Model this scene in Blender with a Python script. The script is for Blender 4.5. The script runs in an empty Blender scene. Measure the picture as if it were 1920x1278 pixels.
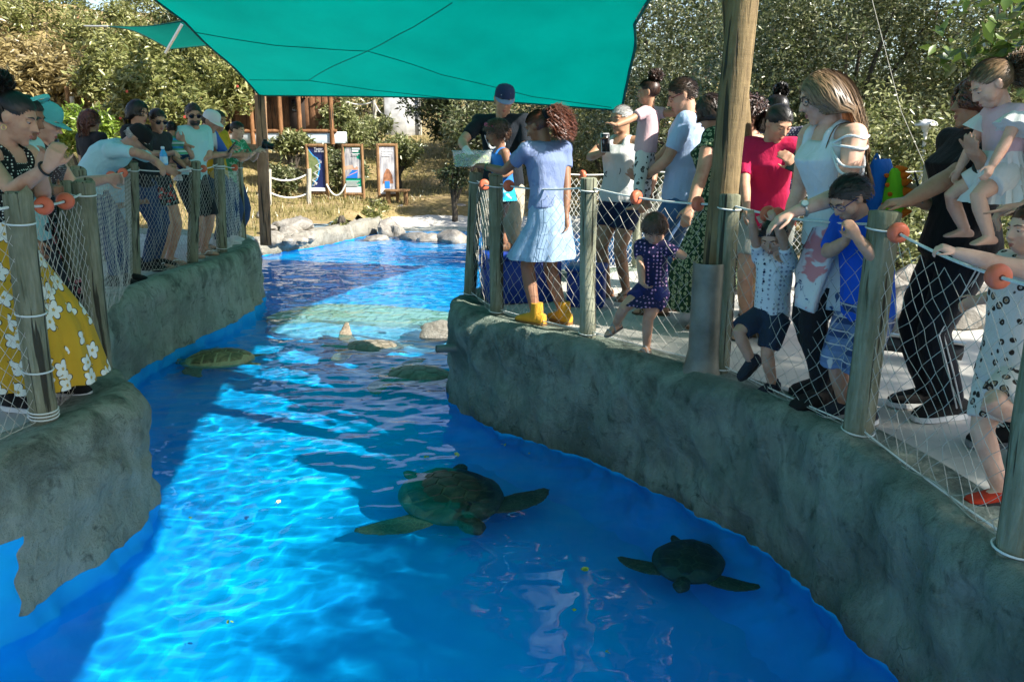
import bpy, bmesh, math, random
import numpy as np
from mathutils import Vector as V, Matrix, noise
R = math.radians
sc = bpy.context.scene
COL = sc.collection
rnd = random.Random(7)

# ---------------------------------------------------------------- camera, sky, sun, exposure
F, TH, CH = 1550.0, math.atan(394 / 1550), 1.4
cd = bpy.data.cameras.new('camera'); cam = bpy.data.objects.new('camera', cd); COL.objects.link(cam)
cd.sensor_width = 36; cd.lens = 36 * F / 1920; cd.clip_start = .05; cd.clip_end = 500
cam.location = (0, 0, CH); cam.rotation_euler = (math.pi / 2 - TH, 0, 0)
sc.camera = cam
SUN = V((1.2, -.6, 1.05)).normalized()
w = bpy.data.worlds.new('World'); sc.world = w; w.use_nodes = True
nt = w.node_tree; sky = nt.nodes.new('ShaderNodeTexSky'); sky.sky_type = 'NISHITA'; sky.sun_disc = False
sky.sun_elevation = math.asin(SUN.z); sky.sun_rotation = math.atan2(SUN.x, SUN.y)
nt.links.new(sky.outputs[0], nt.nodes['Background'].inputs[0]); nt.nodes['Background'].inputs[1].default_value = .092
ld = bpy.data.lights.new('sun', 'SUN'); lo = bpy.data.objects.new('sun', ld); COL.objects.link(lo)
ld.energy = 5.0; ld.angle = R(.53); ld.color = (1, .95, .86)
lo.rotation_euler = (-SUN).to_track_quat('-Z', 'Y').to_euler(); lo.location = (8, -6, 12)
sc.view_settings.view_transform = 'Standard'; sc.view_settings.look = 'None'
sc.view_settings.exposure = 1.5; sc.view_settings.gamma = 1
sc.render.engine = 'CYCLES'
cy = sc.cycles
cy.use_denoising = True; cy.max_bounces = 8; cy.diffuse_bounces = 4; cy.glossy_bounces = 4
cy.transmission_bounces = 6; cy.transparent_max_bounces = 12; cy.sample_clamp_indirect = 6; cy.blur_glossy = .5
cy.use_adaptive_sampling = True; cy.adaptive_threshold = .015

# ---------------------------------------------------------------- helpers
def ray(px, py):
    u = (px - 960) / F; v = (639 - py) / F; c, s = math.cos(TH), math.sin(TH)
    return V((u, c + v * s, -s + v * c))
def atz(px, py, z=0.):
    d = ray(px, py); return V((0, 0, CH)) + d * ((z - CH) / d.z)
def aty(px, py, Y):
    d = ray(px, py); return V((0, 0, CH)) + d * (Y / d.y)

def lin(c):
    if isinstance(c, str):
        c = c.lstrip('#'); c = [int(c[i:i + 2], 16) / 255 for i in (0, 2, 4)]
        return tuple(x / 12.92 if x <= .04045 else ((x + .055) / 1.055) ** 2.4 for x in c)
    return tuple(c)

class NB:                                   # node builder
    def __init__(s, name):
        s.m = bpy.data.materials.new(name); s.m.use_nodes = True
        s.t = s.m.node_tree; s.n = s.t.nodes; s.b = s.n['Principled BSDF']; s.out = s.n['Material Output']
    def node(s, typ, **kw):
        n = s.n.new('ShaderNode' + typ)
        for k, v in kw.items():
            if k.startswith('i_'):
                key = k[2:]; key = int(key) if key.isdigit() else key.replace('_', ' ')
                n.inputs[key].default_value = v
            else: setattr(n, k, v)
        return n
    def link(s, a, b): s.t.links.new(a, b)
    def coord(s, kind='Object', scale=None):
        c = s.node('TexCoord').outputs[kind]
        if scale is not None:
            mp = s.node('Mapping'); s.link(c, mp.inputs[0])
            mp.inputs['Scale'].default_value = scale if hasattr(scale, '__len__') else (scale,) * 3
            c = mp.outputs[0]
        return c
    def noise(s, co, scale, detail=5, rough=.55, dist=0):
        n = s.node('TexNoise'); n.inputs['Scale'].default_value = scale; n.inputs['Detail'].default_value = detail
        n.inputs['Roughness'].default_value = rough; n.inputs['Distortion'].default_value = dist
        s.link(co, n.inputs['Vector']); return n.outputs['Fac']
    def ramp(s, fac, stops):
        r = s.node('ValToRGB'); e = r.color_ramp.elements
        while len(e) < len(stops): e.new(.5)
        for el, (p, c) in zip(e, stops):
            el.position = p; c = lin(c) if not isinstance(c, (int, float)) else (c, c, c); el.color = (*c, 1)
        s.link(fac, r.inputs[0]); return r.outputs[0]
    def mix(s, fac, a, b, blend='MIX'):
        m = s.node('MixRGB', blend_type=blend)
        for i, x in ((0, fac), (1, a), (2, b)):
            if hasattr(x, 'is_linked') or hasattr(x, 'links'): s.link(x, m.inputs[i])
            elif i == 0: m.inputs[0].default_value = x
            else: m.inputs[i].default_value = (*lin(x), 1)
        return m.outputs[0]
    def math(s, op, a, b=None, c=None):
        m = s.node('Math', operation=op)
        for i, x in enumerate((a, b, c)):
            if x is None: continue
            if hasattr(x, 'links'): s.link(x, m.inputs[i])
            else: m.inputs[i].default_value = x
        return m.outputs[0]
    def bump(s, h, strength=.3, dist=.01, normal=None):
        b = s.node('Bump'); b.inputs['Strength'].default_value = strength; b.inputs['Distance'].default_value = dist
        s.link(h, b.inputs['Height'])
        if normal is not None: s.link(normal, b.inputs['Normal'])
        s.link(b.outputs[0], s.b.inputs['Normal']); return b.outputs[0]
    def set(s, **kw):
        for k, v in kw.items():
            key = {'rough': 'Roughness', 'spec': 'Specular IOR Level', 'metal': 'Metallic', 'trans': 'Transmission Weight',
                   'sheen': 'Sheen Weight', 'coat': 'Coat Weight', 'sss': 'Subsurface Weight', 'ior': 'IOR'}.get(k, k)
            if hasattr(v, 'links'): s.link(v, s.b.inputs[key])
            else: s.b.inputs[key].default_value = v
    def color(s, c):
        if hasattr(c, 'links'): s.link(c, s.b.inputs['Base Color'])
        else: s.b.inputs['Base Color'].default_value = (*lin(c), 1)

_mc = {}
def M(name, c1, c2=None, scale=6, rough=.6, bump=0, bscale=60, spec=.3, metal=0, stretch=None, detail=5, bdist=.004):
    if name in _mc: return _mc[name]
    b = NB(name); co = b.coord('Object', stretch)
    if c2 is None: b.color(c1)
    else: b.color(b.ramp(b.noise(co, scale, detail), [(.3, c1), (.7, c2)]))
    b.set(rough=rough, spec=spec, metal=metal)
    if bump: b.bump(b.noise(co, bscale, 6), bump, bdist)
    _mc[name] = b.m; return b.m

class MB:                                   # mesh collector
    def __init__(s): s.v = []; s.f = []; s.mi = []; s.cur = 0
    def add(s, vs, fs):
        o = len(s.v); s.v += [tuple(v) for v in vs]; s.f += [tuple(i + o for i in f) for f in fs]; s.mi += [s.cur] * len(fs); return s
    def loft(s, rings, cap=True, closed=True):
        n = len(rings[0]); vs = [p for r in rings for p in r]; fs = []
        for i in range(len(rings) - 1):
            for j in range(n if closed else n - 1):
                k = (j + 1) % n; fs.append((i * n + j, i * n + k, (i + 1) * n + k, (i + 1) * n + j))
        if cap: fs.append(tuple(reversed(range(n)))); fs.append(tuple((len(rings) - 1) * n + j for j in range(n)))
        return s.add(vs, fs)
    def tube(s, pts, rad, n=8, cap=True, flat=None, up=None):
        pts = [V(p) for p in pts]; rings = []
        if not hasattr(rad, '__len__'): rad = [rad] * len(pts)
        prev = None
        for i, p in enumerate(pts):
            t = (pts[min(i + 1, len(pts) - 1)] - pts[max(i - 1, 0)])
            if t.length < 1e-9: t = V((0, 0, 1))
            t.normalize()
            if prev is None:
                a = V(up) if up is not None else (V((0, 0, 1)) if abs(t.z) < .9 else V((1, 0, 0)))
                x = (a - t * a.dot(t)).normalized()
            else:
                x = prev - t * prev.dot(t)
                x = x.normalized() if x.length > 1e-6 else t.orthogonal().normalized()
            prev = x; y = t.cross(x)
            r = rad[i]; fx, fy = flat if flat else (1, 1)
            rings.append([p + (x * math.cos(q) * fx + y * math.sin(q) * fy) * r for q in [2 * math.pi * k / n for k in range(n)]])
        return s.loft(rings, cap)
    def box(s, c, size, rot=None, bevel=0):
        hx, hy, hz = [q / 2 for q in size]; vs = [V((x, y, z)) for x in (-hx, hx) for y in (-hy, hy) for z in (-hz, hz)]
        if rot is not None: vs = [rot @ v for v in vs]
        c = V(c); return s.add([v + c for v in vs], [(0, 1, 3, 2), (4, 6, 7, 5), (0, 4, 5, 1), (2, 3, 7, 6), (0, 2, 6, 4), (1, 5, 7, 3)])
    def ell(s, c, r, rot=None, nu=12, nv=8):
        c = V(c); r = r if hasattr(r, '__len__') else (r, r, r); vs = []; fs = []
        for i in range(1, nv):
            a = math.pi * i / nv
            for j in range(nu):
                b = 2 * math.pi * j / nu; vs.append(V((r[0] * math.sin(a) * math.cos(b), r[1] * math.sin(a) * math.sin(b), r[2] * math.cos(a))))
        vs += [V((0, 0, r[2])), V((0, 0, -r[2]))]; t = len(vs) - 2
        for i in range(nv - 2):
            for j in range(nu):
                k = (j + 1) % nu; fs.append((i * nu + j, (i + 1) * nu + j, (i + 1) * nu + k, i * nu + k))
        for j in range(nu):
            k = (j + 1) % nu; fs.append((t, j, k)); fs.append((t + 1, (nv - 2) * nu + k, (nv - 2) * nu + j))
        if rot is not None: vs = [rot @ v for v in vs]
        return s.add([v + c for v in vs], fs)
    def mesh(s, name):
        m = bpy.data.meshes.new(name); m.from_pydata(s.v, [], s.f)
        if any(s.mi): m.polygons.foreach_set('material_index', s.mi)
        m.update(); return m

def link(name, me, mat=None, parent=None, smooth=True, loc=None):
    o = bpy.data.objects.new(name, me); COL.objects.link(o)
    if mat is not None:
        for q in (mat if isinstance(mat, (list, tuple)) else [mat]): me.materials.append(q)
    if smooth: me.polygons.foreach_set('use_smooth', [True] * len(me.polygons))
    if parent is not None: o.parent = parent
    if loc is not None: o.location = loc
    return o
def obj(name, mb, mat, parent=None, smooth=True, off=None, fix=True):
    if off is not None: off = V(off); mb.v = [tuple(V(v) - off) for v in mb.v]
    me = mb.mesh(name)
    if fix:
        bm = bmesh.new(); bm.from_mesh(me); bmesh.ops.recalc_face_normals(bm, faces=bm.faces); bm.to_mesh(me); bm.free()
    o = link(name, me, mat, parent, smooth)
    if smooth:
        try: me.set_sharp_from_angle(angle=R(50))
        except Exception: pass
    if off is not None and parent is None: o.location = off
    return o
def tag(o, label=None, cat=None, group=None, kind=None):
    if label: o['label'] = label
    if cat: o['category'] = cat
    if group: o['group'] = group
    if kind: o['kind'] = kind
    return o
def empty(name, loc, label=None, cat=None, group=None):
    o = bpy.data.objects.new(name, None); COL.objects.link(o); o.location = loc; o.empty_display_size = .2
    return tag(o, label, cat, group)
def catmull(pts, n=6, closed=False):
    pts = [V(p) for p in pts]; out = []; N = len(pts)
    for i in range(N if closed else N - 1):
        if closed: p0, p1, p2, p3 = pts[i - 1], pts[i], pts[(i + 1) % N], pts[(i + 2) % N]
        else: p0, p1, p2, p3 = pts[max(i - 1, 0)], pts[i], pts[i + 1], pts[min(i + 2, N - 1)]
        for k in range(n):
            t = k / n
            out.append(.5 * ((2 * p1) + (p2 - p0) * t + (2 * p0 - 5 * p1 + 4 * p2 - p3) * t * t + (3 * p1 - p0 - 3 * p2 + p3) * t ** 3))
    if not closed: out.append(pts[-1])
    return out
def resample(pts, step, closed=False):
    pts = [V(p) for p in pts]
    if closed: pts = pts + [pts[0]]
    L = [0]
    for a, b in zip(pts, pts[1:]): L.append(L[-1] + (b - a).length)
    n = max(2, int(L[-1] / step)); out = []; j = 0
    for k in range(n if closed else n + 1):
        d = L[-1] * k / n
        while j < len(L) - 2 and L[j + 1] < d: j += 1
        q = (d - L[j]) / max(L[j + 1] - L[j], 1e-9); out.append(pts[j].lerp(pts[j + 1], q))
    return out
def fbm(p, oct=4): return noise.fractal(V(p), 1, 2, oct)
# ---------------------------------------------------------------- setting: pool, decks, ground
WZ = -.8                                     # water level
def plaster(name, dark, mid, light, blue_rule=None):
    b = NB(name); co = b.coord('Object')
    n1 = b.noise(co, 1.7, 8, .62, .4); n2 = b.noise(co, 9, 8, .7, .8); n3 = b.noise(b.coord('Object', (6, 6, 1.6)), 2.6, 7, .65, 1.2)
    base = b.ramp(n1, [(.36, dark), (.5, mid), (.64, light)])
    base = b.mix(b.ramp(n3, [(.5, 0.), (.66, .55)]), base, dark)
    base = b.mix(b.ramp(n2, [(.56, 0.), (.68, .6)]), base, '2a3228')
    h = b.math('ADD', b.math('MULTIPLY', n2, .7), b.noise(co, 45, 6, .7))
    # hairline cracks
    vo = b.node('TexVoronoi', feature='DISTANCE_TO_EDGE'); vo.inputs['Scale'].default_value = 2.3
    wp = b.mix(.09, co, co); nn = b.node('TexNoise'); nn.inputs['Scale'].default_value = 6; b.link(co, nn.inputs[0])
    va = b.node('VectorMath', operation='MULTIPLY_ADD'); b.link(nn.outputs['Color'], va.inputs[0]); va.inputs[1].default_value = (.35, .35, .35); b.link(co, va.inputs[2])
    b.link(va.outputs[0], vo.inputs['Vector'])
    sx_, sy_, sz_ = sep(b, co); wl = b.math('ADD', sz_, b.math('MULTIPLY', b.noise(co, 4, 6, .7), .22)); base = b.mix(b.ramp(b.math('ADD', wl, 1.), [(.26, .75), (.42, 0.)]), base, (.045, .06, .03))
    crk = b.ramp(vo.outputs['Distance'], [(.0, 1.), (.012, 0.)])
    crk = b.math('MULTIPLY', crk, b.ramp(b.noise(co, 1.3, 2), [(.56, 0.), (.66, .5)]))
    moss = b.math('MULTIPLY', b.ramp(b.math('ADD', sz_, 1.), [(.62, 0.), (.8, 1.)]), b.ramp(b.noise(co, 3.2, 8, .72, 1.), [(.48, 0.), (.62, .55)]))
    base = b.mix(moss, base, (.035, .048, .032)); base = b.mix(b.ramp(b.noise(b.coord('Object', (1, 1, .6)), 2.1, 6, .6, 1.8), [(.52, 0.), (.68, .5)]), base, tuple(x * 1.25 for x in light)); base = b.mix(crk, base, '1d231f')
    h = b.math('SUBTRACT', h, b.math('MULTIPLY', crk, .8))
    rough = .85
    if blue_rule:
        fac = blue_rule(b, co); h = b.math('MULTIPLY', h, b.math('SUBTRACT', 1., fac))
        base = b.mix(fac, base, b.ramp(b.noise(co, 3, 4), [(.3, (.0, .23, .58)), (.7, (.0, .32, .67))]))
    b.color(base); b.set(rough=rough, spec=.25); b.bump(h, 1., .06)
    return b.m
def sep(b, co):
    s = b.node('SeparateXYZ'); b.link(co, s.inputs[0]); return s.outputs
def blue_left(b, co):
    x, y, z = sep(b, co); n = b.noise(co, 5, 4)
    lim = b.math('ADD', b.math('MULTIPLY', n, .06), -.735)
    lo = b.math('LESS_THAN', z, lim)
    side = b.math('MULTIPLY', b.math('LESS_THAN', b.math('ADD', y, b.math('MULTIPLY', b.math('ADD', z, b.math('MULTIPLY', n, .12)), -.3)), 3.47), b.math('LESS_THAN', z, -.36))
    return b.math('MAXIMUM', lo, side)
def blue_right(b, co):
    x, y, z = sep(b, co); n = b.noise(co, 5, 4)
    return b.math('LESS_THAN', z, b.math('ADD', b.math('MULTIPLY', n, .05), -.815))
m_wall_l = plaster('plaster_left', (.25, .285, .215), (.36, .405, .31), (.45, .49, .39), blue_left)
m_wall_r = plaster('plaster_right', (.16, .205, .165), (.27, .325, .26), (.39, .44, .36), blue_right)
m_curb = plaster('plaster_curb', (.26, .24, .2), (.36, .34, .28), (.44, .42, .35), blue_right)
m_deck = M('deck_concrete', (.36, .34, .30), (.5, .475, .42), 3.2, .9, .4, 70, .2, detail=9)

def solid(name, ctrl, mat, prof, step=.05, lump=.03, lscale=1.6, top=None, z0=0., n=5, fine=.046):
    ring0 = resample(catmull([(x, y, 0) for x, y in ctrl], n, True), step, True)
    N = len(ring0)
    area = sum(ring0[i].x * ring0[(i + 1) % N].y - ring0[(i + 1) % N].x * ring0[i].y for i in range(N))
    if area < 0: ring0.reverse()
    nor = []
    for i in range(N):
        t = (ring0[(i + 1) % N] - ring0[i - 1]).normalized(); nor.append(V((t.y, -t.x, 0)))
    rings = []
    for (z, o) in prof:
        rr = []
        for p, q in zip(ring0, nor):
            a = p + q * o + V((0, 0, z + z0))
            k = max(0, min(1, -z / .1)) if z < 0 else .25
            d = fbm((a.x * lscale, a.y * lscale, a.z * lscale * .8), 3) * lump + fbm((a.x * 6 + a.z * 2.5, a.y * 6, a.z * 3.2), 4) * fine + noise.noise((a.x * 19 + a.z * 9, a.y * 19, a.z * 8)) * fine * .35
            a = a + q * d * (.35 + .65 * k) + V((0, 0, d * .4 * (1 - k)))
            rr.append(a)
        rings.append(rr)
    mb = MB(); mb.loft(rings, cap=False)
    mb.f.append(tuple(range(N))); mb.mi.append(1 if top else 0)
    o = obj(name, mb, [mat, top] if top else mat)
    return tag(o, kind='structure')
PROF = [(.0, -.3), (.008, -.17), (.03, -.1), (.03, -.04), (.012, .0), (-.03, .03), (-.08, .045), (-.14, .045), (-.2, .04), (-.27, .035), (-.34, .03),
        (-.41, .025), (-.48, .02), (-.55, .02), (-.62, .025), (-.69, .03), (-.75, .035), (-.8, .04), (-.85, .04), (-.94, .06), (-1.02, .11), (-1.09, .2), (-1.14, .32), (-1.18, .46), (-1.9, .5)]
LDECK = [(-2.75, 1.2), (-2.5, 2.3), (-2.28, 3.2), (-2.12, 3.75), (-2.08, 4.1), (-2.15, 4.42), (-2.38, 4.75), (-2.85, 5.3), (-3.2, 6.2),
         (-3.4, 7.0), (-3.38, 7.8), (-3.24, 8.7), (-3.17, 9.8), (-3.3, 10.6), (-3.75, 11.2), (-5, 11.9), (-9, 13), (-12, 9), (-11, 3), (-8, .8)]
RDECK = [(-.44, 6.45), (-.5, 6.85), (-.36, 7.25), (0, 7.6), (.4, 8.2), (1.2, 8.75), (2.4, 8.9), (4.2, 8.8), (6.5, 7.5), (7.5, 4), (7, 0), (3.5, -.4), (2.1, .6), (1.72, 1.6),
         (1.66, 2.3), (1.62, 2.9), (1.55, 3.45), (1.4, 3.95), (1.12, 4.5), (.75, 5.05), (.3, 5.55), (-.15, 6.0)]
PROF2 = [PROF[0]]
for (za, oa), (zb, ob) in zip(PROF, PROF[1:]): PROF2 += [((za + zb) / 2, (oa + ob) / 2), (zb, ob)]
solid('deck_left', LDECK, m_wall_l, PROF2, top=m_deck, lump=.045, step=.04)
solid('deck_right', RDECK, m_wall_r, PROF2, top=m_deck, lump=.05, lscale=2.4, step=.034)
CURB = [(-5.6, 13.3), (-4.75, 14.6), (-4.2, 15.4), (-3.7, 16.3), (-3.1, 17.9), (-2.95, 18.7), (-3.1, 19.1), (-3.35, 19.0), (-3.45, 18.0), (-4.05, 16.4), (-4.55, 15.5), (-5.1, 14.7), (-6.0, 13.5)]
solid('pool_kerb', CURB, m_curb, [(.0, -.12), (.02, -.06), (.0, -.02), (-.04, .0), (-.12, .01), (-.2, .01), (-.26, .01), (-.32, .0), (-.6, 0), (-1.3, 0)], step=.09, lump=.04, z0=-.5)

# pool floor
b = NB('pool_paint'); co = b.coord('Object')
b.color(b.ramp(b.noise(co, 1.2, 6), [(.3, (.0, .255, .60)), (.7, (.0, .37, .69))])); b.set(rough=.6, spec=.2)
m_pool = b.m
g = MB(); nx, ny = 60, 90; X0, X1, Y0, Y1 = -12, 11, -4, 22.5
vs = []
for j in range(ny + 1):
    for i in range(nx + 1):
        x = X0 + (X1 - X0) * i / nx; y = Y0 + (Y1 - Y0) * j / ny
        z = -1.16 + max(0, min(1, (y - 13.5) / 6.0)) * .22
        vs.append((x, y, z))
g.add(vs, [(j * (nx + 1) + i, j * (nx + 1) + i + 1, (j + 1) * (nx + 1) + i + 1, (j + 1) * (nx + 1) + i) for j in range(ny) for i in range(nx)])
tag(obj('pool_floor', g, m_pool, fix=False), kind='structure')

# submerged sandy ledge and its step
b = NB('ledge_sand'); co = b.coord('Object')
b.color(b.ramp(b.noise(co, 7, 8, .7), [(.35, (.34, .40, .34)), (.65, (.52, .55, .44))])); b.set(rough=.9); b.bump(b.noise(co, 30, 5), .6, .02); m_ledge = b.m
b = NB('ledge_blue'); co = b.coord('Object')
b.color(b.ramp(b.noise(co, 7, 8, .7), [(.35, (.10, .34, .55)), (.65, (.25, .48, .60))])); b.set(rough=.9); m_ledge2 = b.m
LP = [(0, -.2), (.02, -.06), (0, 0), (-.1, .03), (-.9, .08)]
solid('pool_ledge', [(-3.0, 9.9), (-2.6, 10.7), (-1.6, 10.6), (-.6, 10.1), (-.2, 9.6), (-.4, 9.3), (-1.2, 9.55), (-2.2, 9.75)], m_ledge, LP, step=.1, lump=.03, z0=-.9)
solid('pool_step', [(-2.9, 9.5), (-2.4, 9.85), (-1.2, 9.7), (-.2, 9.45), (-.2, 8.7), (-.8, 8.55), (-1.6, 8.8), (-2.4, 9.1)], m_ledge2, LP, step=.1, lump=.03, z0=-1.05)

# water surface: real ripples
def ripple(x, y):
    # calmer towards the near right corner
    calm = 1 / (1 + math.exp(-((y - 4.1) * 1.1 - (x + .3) * 1.3)))
    a = .35 + .9 * calm
    p = V((x * 1.5 + .4 * y, y * 2.6, .3))
    h = noise.noise(p * 1.1) * .010 + noise.noise(V((x * 4.2 - y * .8, y * 6.5 + x, 2.))) * .0085 + noise.noise(V((x * 9 + y * 2, y * 14 - x * 2, 5.))) * .0034 + noise.noise(V((x * 21 - y * 6, y * 27 + x * 5, 8.))) * .0013
    return WZ + h * a
xs = np.concatenate([np.arange(-6.2, -3.65, .12), np.arange(-3.65, 2.0, .024), np.arange(2.0, 5.05, .12)]); ys = np.concatenate([np.arange(-1., 1.2, .1), np.arange(1.2, 9, .026), np.arange(9, 21.5, .05)])
vs = [(x, y, ripple(x, y)) for y in ys for x in xs]; nx = len(xs)
fs = [(j * nx + i, j * nx + i + 1, (j + 1) * nx + i + 1, (j + 1) * nx + i) for j in range(len(ys) - 1) for i in range(nx - 1)]
g = MB(); g.add(vs, fs)
b = NB('water')
b.color((.5, .95, 1.)); b.set(rough=.0, trans=1., ior=1.33, spec=.5)

water = tag(obj('water', g, b.m, fix=False), kind='structure')

# land: terrain, beach
def hgt(x, y):
    def ss(a, b_, t): t = max(0, min(1, (t - a) / (b_ - a))); return t * t * (3 - 2 * t)
    h = -.52 + .25 * ss(15, 20, y) + 1.5 * ss(21.5, 30, y) + .9 * ss(30, 42, y) + 5 * ss(40, 90, y)
    h += ss(-6, -22, x) * 4.6 * ss(19, 38, y) + ss(-5, -9, x) * .45 * ss(12, 16, y)
    bx = ss(-3.6, -2.6, x) * ss(3.8, 2.6, x)              # the beach dips to the water
    h = h * (1 - bx * ss(21.8, 19.5, y)) + bx * ss(21.8, 19.5, y) * (-.95 + .32 * ss(18.2, 21.5, y))
    rgt = ss(2.2, 3.6, x)
    h = h * (1 - rgt) + rgt * (-.12 + 1.6 * ss(13, 30, y) + 5 * ss(40, 90, y))
    return h + fbm((x * .5, y * .5, 0), 4) * .09 * ss(12, 18, y)
b = NB('dry_grass_soil'); co = b.coord('Object')
c1 = b.ramp(b.noise(co, .9, 8, .65), [(.35, (.09, .085, .025)), (.5, (.22, .17, .07)), (.65, (.32, .23, .12))])
c1 = b.mix(b.ramp(b.noise(co, 11, 6, .7), [(.45, 0.), (.7, .7)]), c1, (.38, .29, .15))
x_, y_, z_ = sep(b, co)
sand = b.math('MULTIPLY', b.math('LESS_THAN', b.math('ADD', z_, b.math('MULTIPLY', b.noise(co, 2, 4), .1)), -.56), b.math('GREATER_THAN', y_, 17.5))
c1 = b.mix(sand, c1, (.62, .58, .5))
b.color(c1); b.set(rough=.95, spec=.1); b.bump(b.noise(co, 14, 8, .7), .7, .05); m_soil = b.m
g = MB()
gx = np.concatenate([np.arange(-60, -12, 2.), np.arange(-12, 8, .33), np.arange(8, 60, 2.)]); gy = np.concatenate([np.arange(12.2, 30, .33), np.arange(30, 100, 2.)])
vs = [(x, y, hgt(x, y)) for y in gy for x in gx]; nx = len(gx)
fs = []
for j in range(len(gy) - 1):
    for i in range(nx - 1):
        cx, cyy = gx[i], gy[j]
        # leave the pool basin open
        if -5.0 + (cyy - 13.8) * .42 < cx + .3 and cx < 4.2 and cyy < 18.6: continue
        fs.append((j * nx + i, j * nx + i + 1, (j + 1) * nx + i + 1, (j + 1) * nx + i))
g.add(vs, fs)
tag(obj('hillside', g, m_soil, fix=False), kind='structure')
g = MB()
for (x0, x1, y0, y1, z) in [(-60, -6, -10, 13.4, -.06), (3.0, 60, -10, 13.4, -.1)]:
    n = 24
    vs = [(x0 + (x1 - x0) * i / n, y0 + (y1 - y0) * j / n, z) for j in range(n + 1) for i in range(n + 1)]
    g.add(vs, [(j * (n + 1) + i, j * (n + 1) + i + 1, (j + 1) * (n + 1) + i + 1, (j + 1) * (n + 1) + i) for j in range(n) for i in range(n)])
tag(obj('garden_ground', g, m_soil, fix=False), kind='structure')
# ---------------------------------------------------------------- shade sails
def sailmat(name, c, tr):
    b = NB(name); co = b.coord('Object')
    n = b.noise(b.coord('Object', (1, 1, 1)), 160, 2); n2 = b.noise(co, .6, 4)
    col = b.ramp(n2, [(.3, c), (.7, tuple(x * 1.12 for x in c))])
    b.color(col); b.set(rough=.8, spec=.1)
    t = b.node('BsdfTranslucent'); b.link(b.mix(.0, col, col), t.inputs[0]); b.link(b.ramp(b.noise(b.coord('Object', (1, .5, 1)), 1.1, 6, .6, .3), [(.3, tuple(x * .8 for x in tr)), (.7, tuple(x * 1.15 for x in tr))]), t.inputs[0])
    mx = b.node('MixShader'); mx.inputs[0].default_value = .62
    b.link(b.b.outputs[0], mx.inputs[1]); b.link(t.outputs[0], mx.inputs[2]); b.link(mx.outputs[0], b.out.inputs[0])
    b.bump(n, .15, .002)
    return b.m
m_sail = sailmat('sail_cloth', (.0, .18, .14), (.0, .175, .138))
m_seam = M('sail_seam', (.0, .075, .06), rough=.8)
m_steel = M('steel', (.5, .5, .5), (.6, .6, .6), 20, .35, metal=.9)
def sail(name, edges, label, seams=(), n=26, sag=.0, group=None):
    # edges: four boundary curves (bottom a->b, right b->c, top d->c, left a->d) as control lists, Coons patch
    cache = {}
    def ev(pts, t):
        key = id(pts)
        if key not in cache:
            dense = catmull(pts, 12); L = (dense[0] - dense[1]).length; tot = sum((p - q).length for p, q in zip(dense, dense[1:])); cache[key] = resample(dense, tot / 60.001)
        q = cache[key]; x = t * (len(q) - 1); i = min(int(x), len(q) - 2); return q[i].lerp(q[i + 1], x - i)
    B, Rr, T, L = edges
    def S(u, v):
        p = ev(B, u) * (1 - v) + ev(T, u) * v + ev(L, v) * (1 - u) + ev(Rr, v) * u
        a, b_, d, c = V(B[0]), V(B[-1]), V(T[0]), V(T[-1])
        p -= a * (1 - u) * (1 - v) + b_ * u * (1 - v) + d * (1 - u) * v + c * u * v
        p.z += fbm((u * 3, v * 3, 4), 3) * .025 * math.sin(math.pi * u) * math.sin(math.pi * v)
        return p
    g = MB(); vs = [S(i / n, j / n) for j in range(n + 1) for i in range(n + 1)]
    g.add(vs, [(j * (n + 1) + i, j * (n + 1) + i + 1, (j + 1) * (n + 1) + i + 1, (j + 1) * (n + 1) + i) for j in range(n) for i in range(n)])
    root = empty(name, B[0], label, 'shade sail', group)
    off = V(B[0])
    obj('cloth', g, m_sail, root, off=off, fix=False)
    for e in edges:
        h = MB(); h.tube([ev(e, k / 16) for k in range(17)], .016, 6); obj('edge_rope', h, m_seam, root, off=off)
    def uv_of(px, py):
        best = (1e9, 0, 0)
        for k in range(81):
            for j in range(81):
                q = S(k / 80, j / 80 * .7) - V((0, 0, CH)); dep = q.y * math.cos(TH) - q.z * math.sin(TH)
                if dep < .5: continue
                e = (960 + F * q.x / dep - px) ** 2 + (639 - F * (q.y * math.sin(TH) + q.z * math.cos(TH)) / dep - py) ** 2
                if e < best[0]: best = (e, k / 80, j / 80 * .7)
        return best[1:]
    for line in seams:
        uv = [uv_of(*q) for q in line]; h = MB(); pp = [S(a[0] + (c[0] - a[0]) * k / 8, a[1] + (c[1] - a[1]) * k / 8) - V((0, 0, .008)) for a, c in zip(uv, uv[1:]) for k in range(9)]; h.tube(pp, .005, 5); obj('seam', h, m_seam, root, off=off)
    return root, S
a, b_ = (-4.28, 14.6, 1.98), aty(1166, 207, 12.6)
c_, d_ = (4.35, -.6, 4.4), (-4.4, -.6, 4.0)
mid_far = aty(830, 184, 13.2)
sail('shade_sail', [[a, mid_far, b_], [b_, aty(1177, 150, 11.3), aty(1194, 80, 9.9), aty(1216, 0, 8.4), (2.1, 5.0, 3.2), c_], [d_, (0, -.5, 3.9), c_], [a, aty(440, 128, 13.0), aty(390, 86, 11.2), aty(292, 0, 9.0), (-3.9, 4.6, 3.3), d_]],
     'big teal shade sail stretched overhead above the blue pool', seams=([(358, 66), (520, 84), (690, 95)], [(690, 95), (830, 140), (1000, 182), (1150, 200)], [(690, 95), (780, 48), (850, 4)], [(468, 147), (575, 150), (700, 170), (850, 184)], [(575, 150), (690, 95)]), n=34)
if 0: pass
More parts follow.
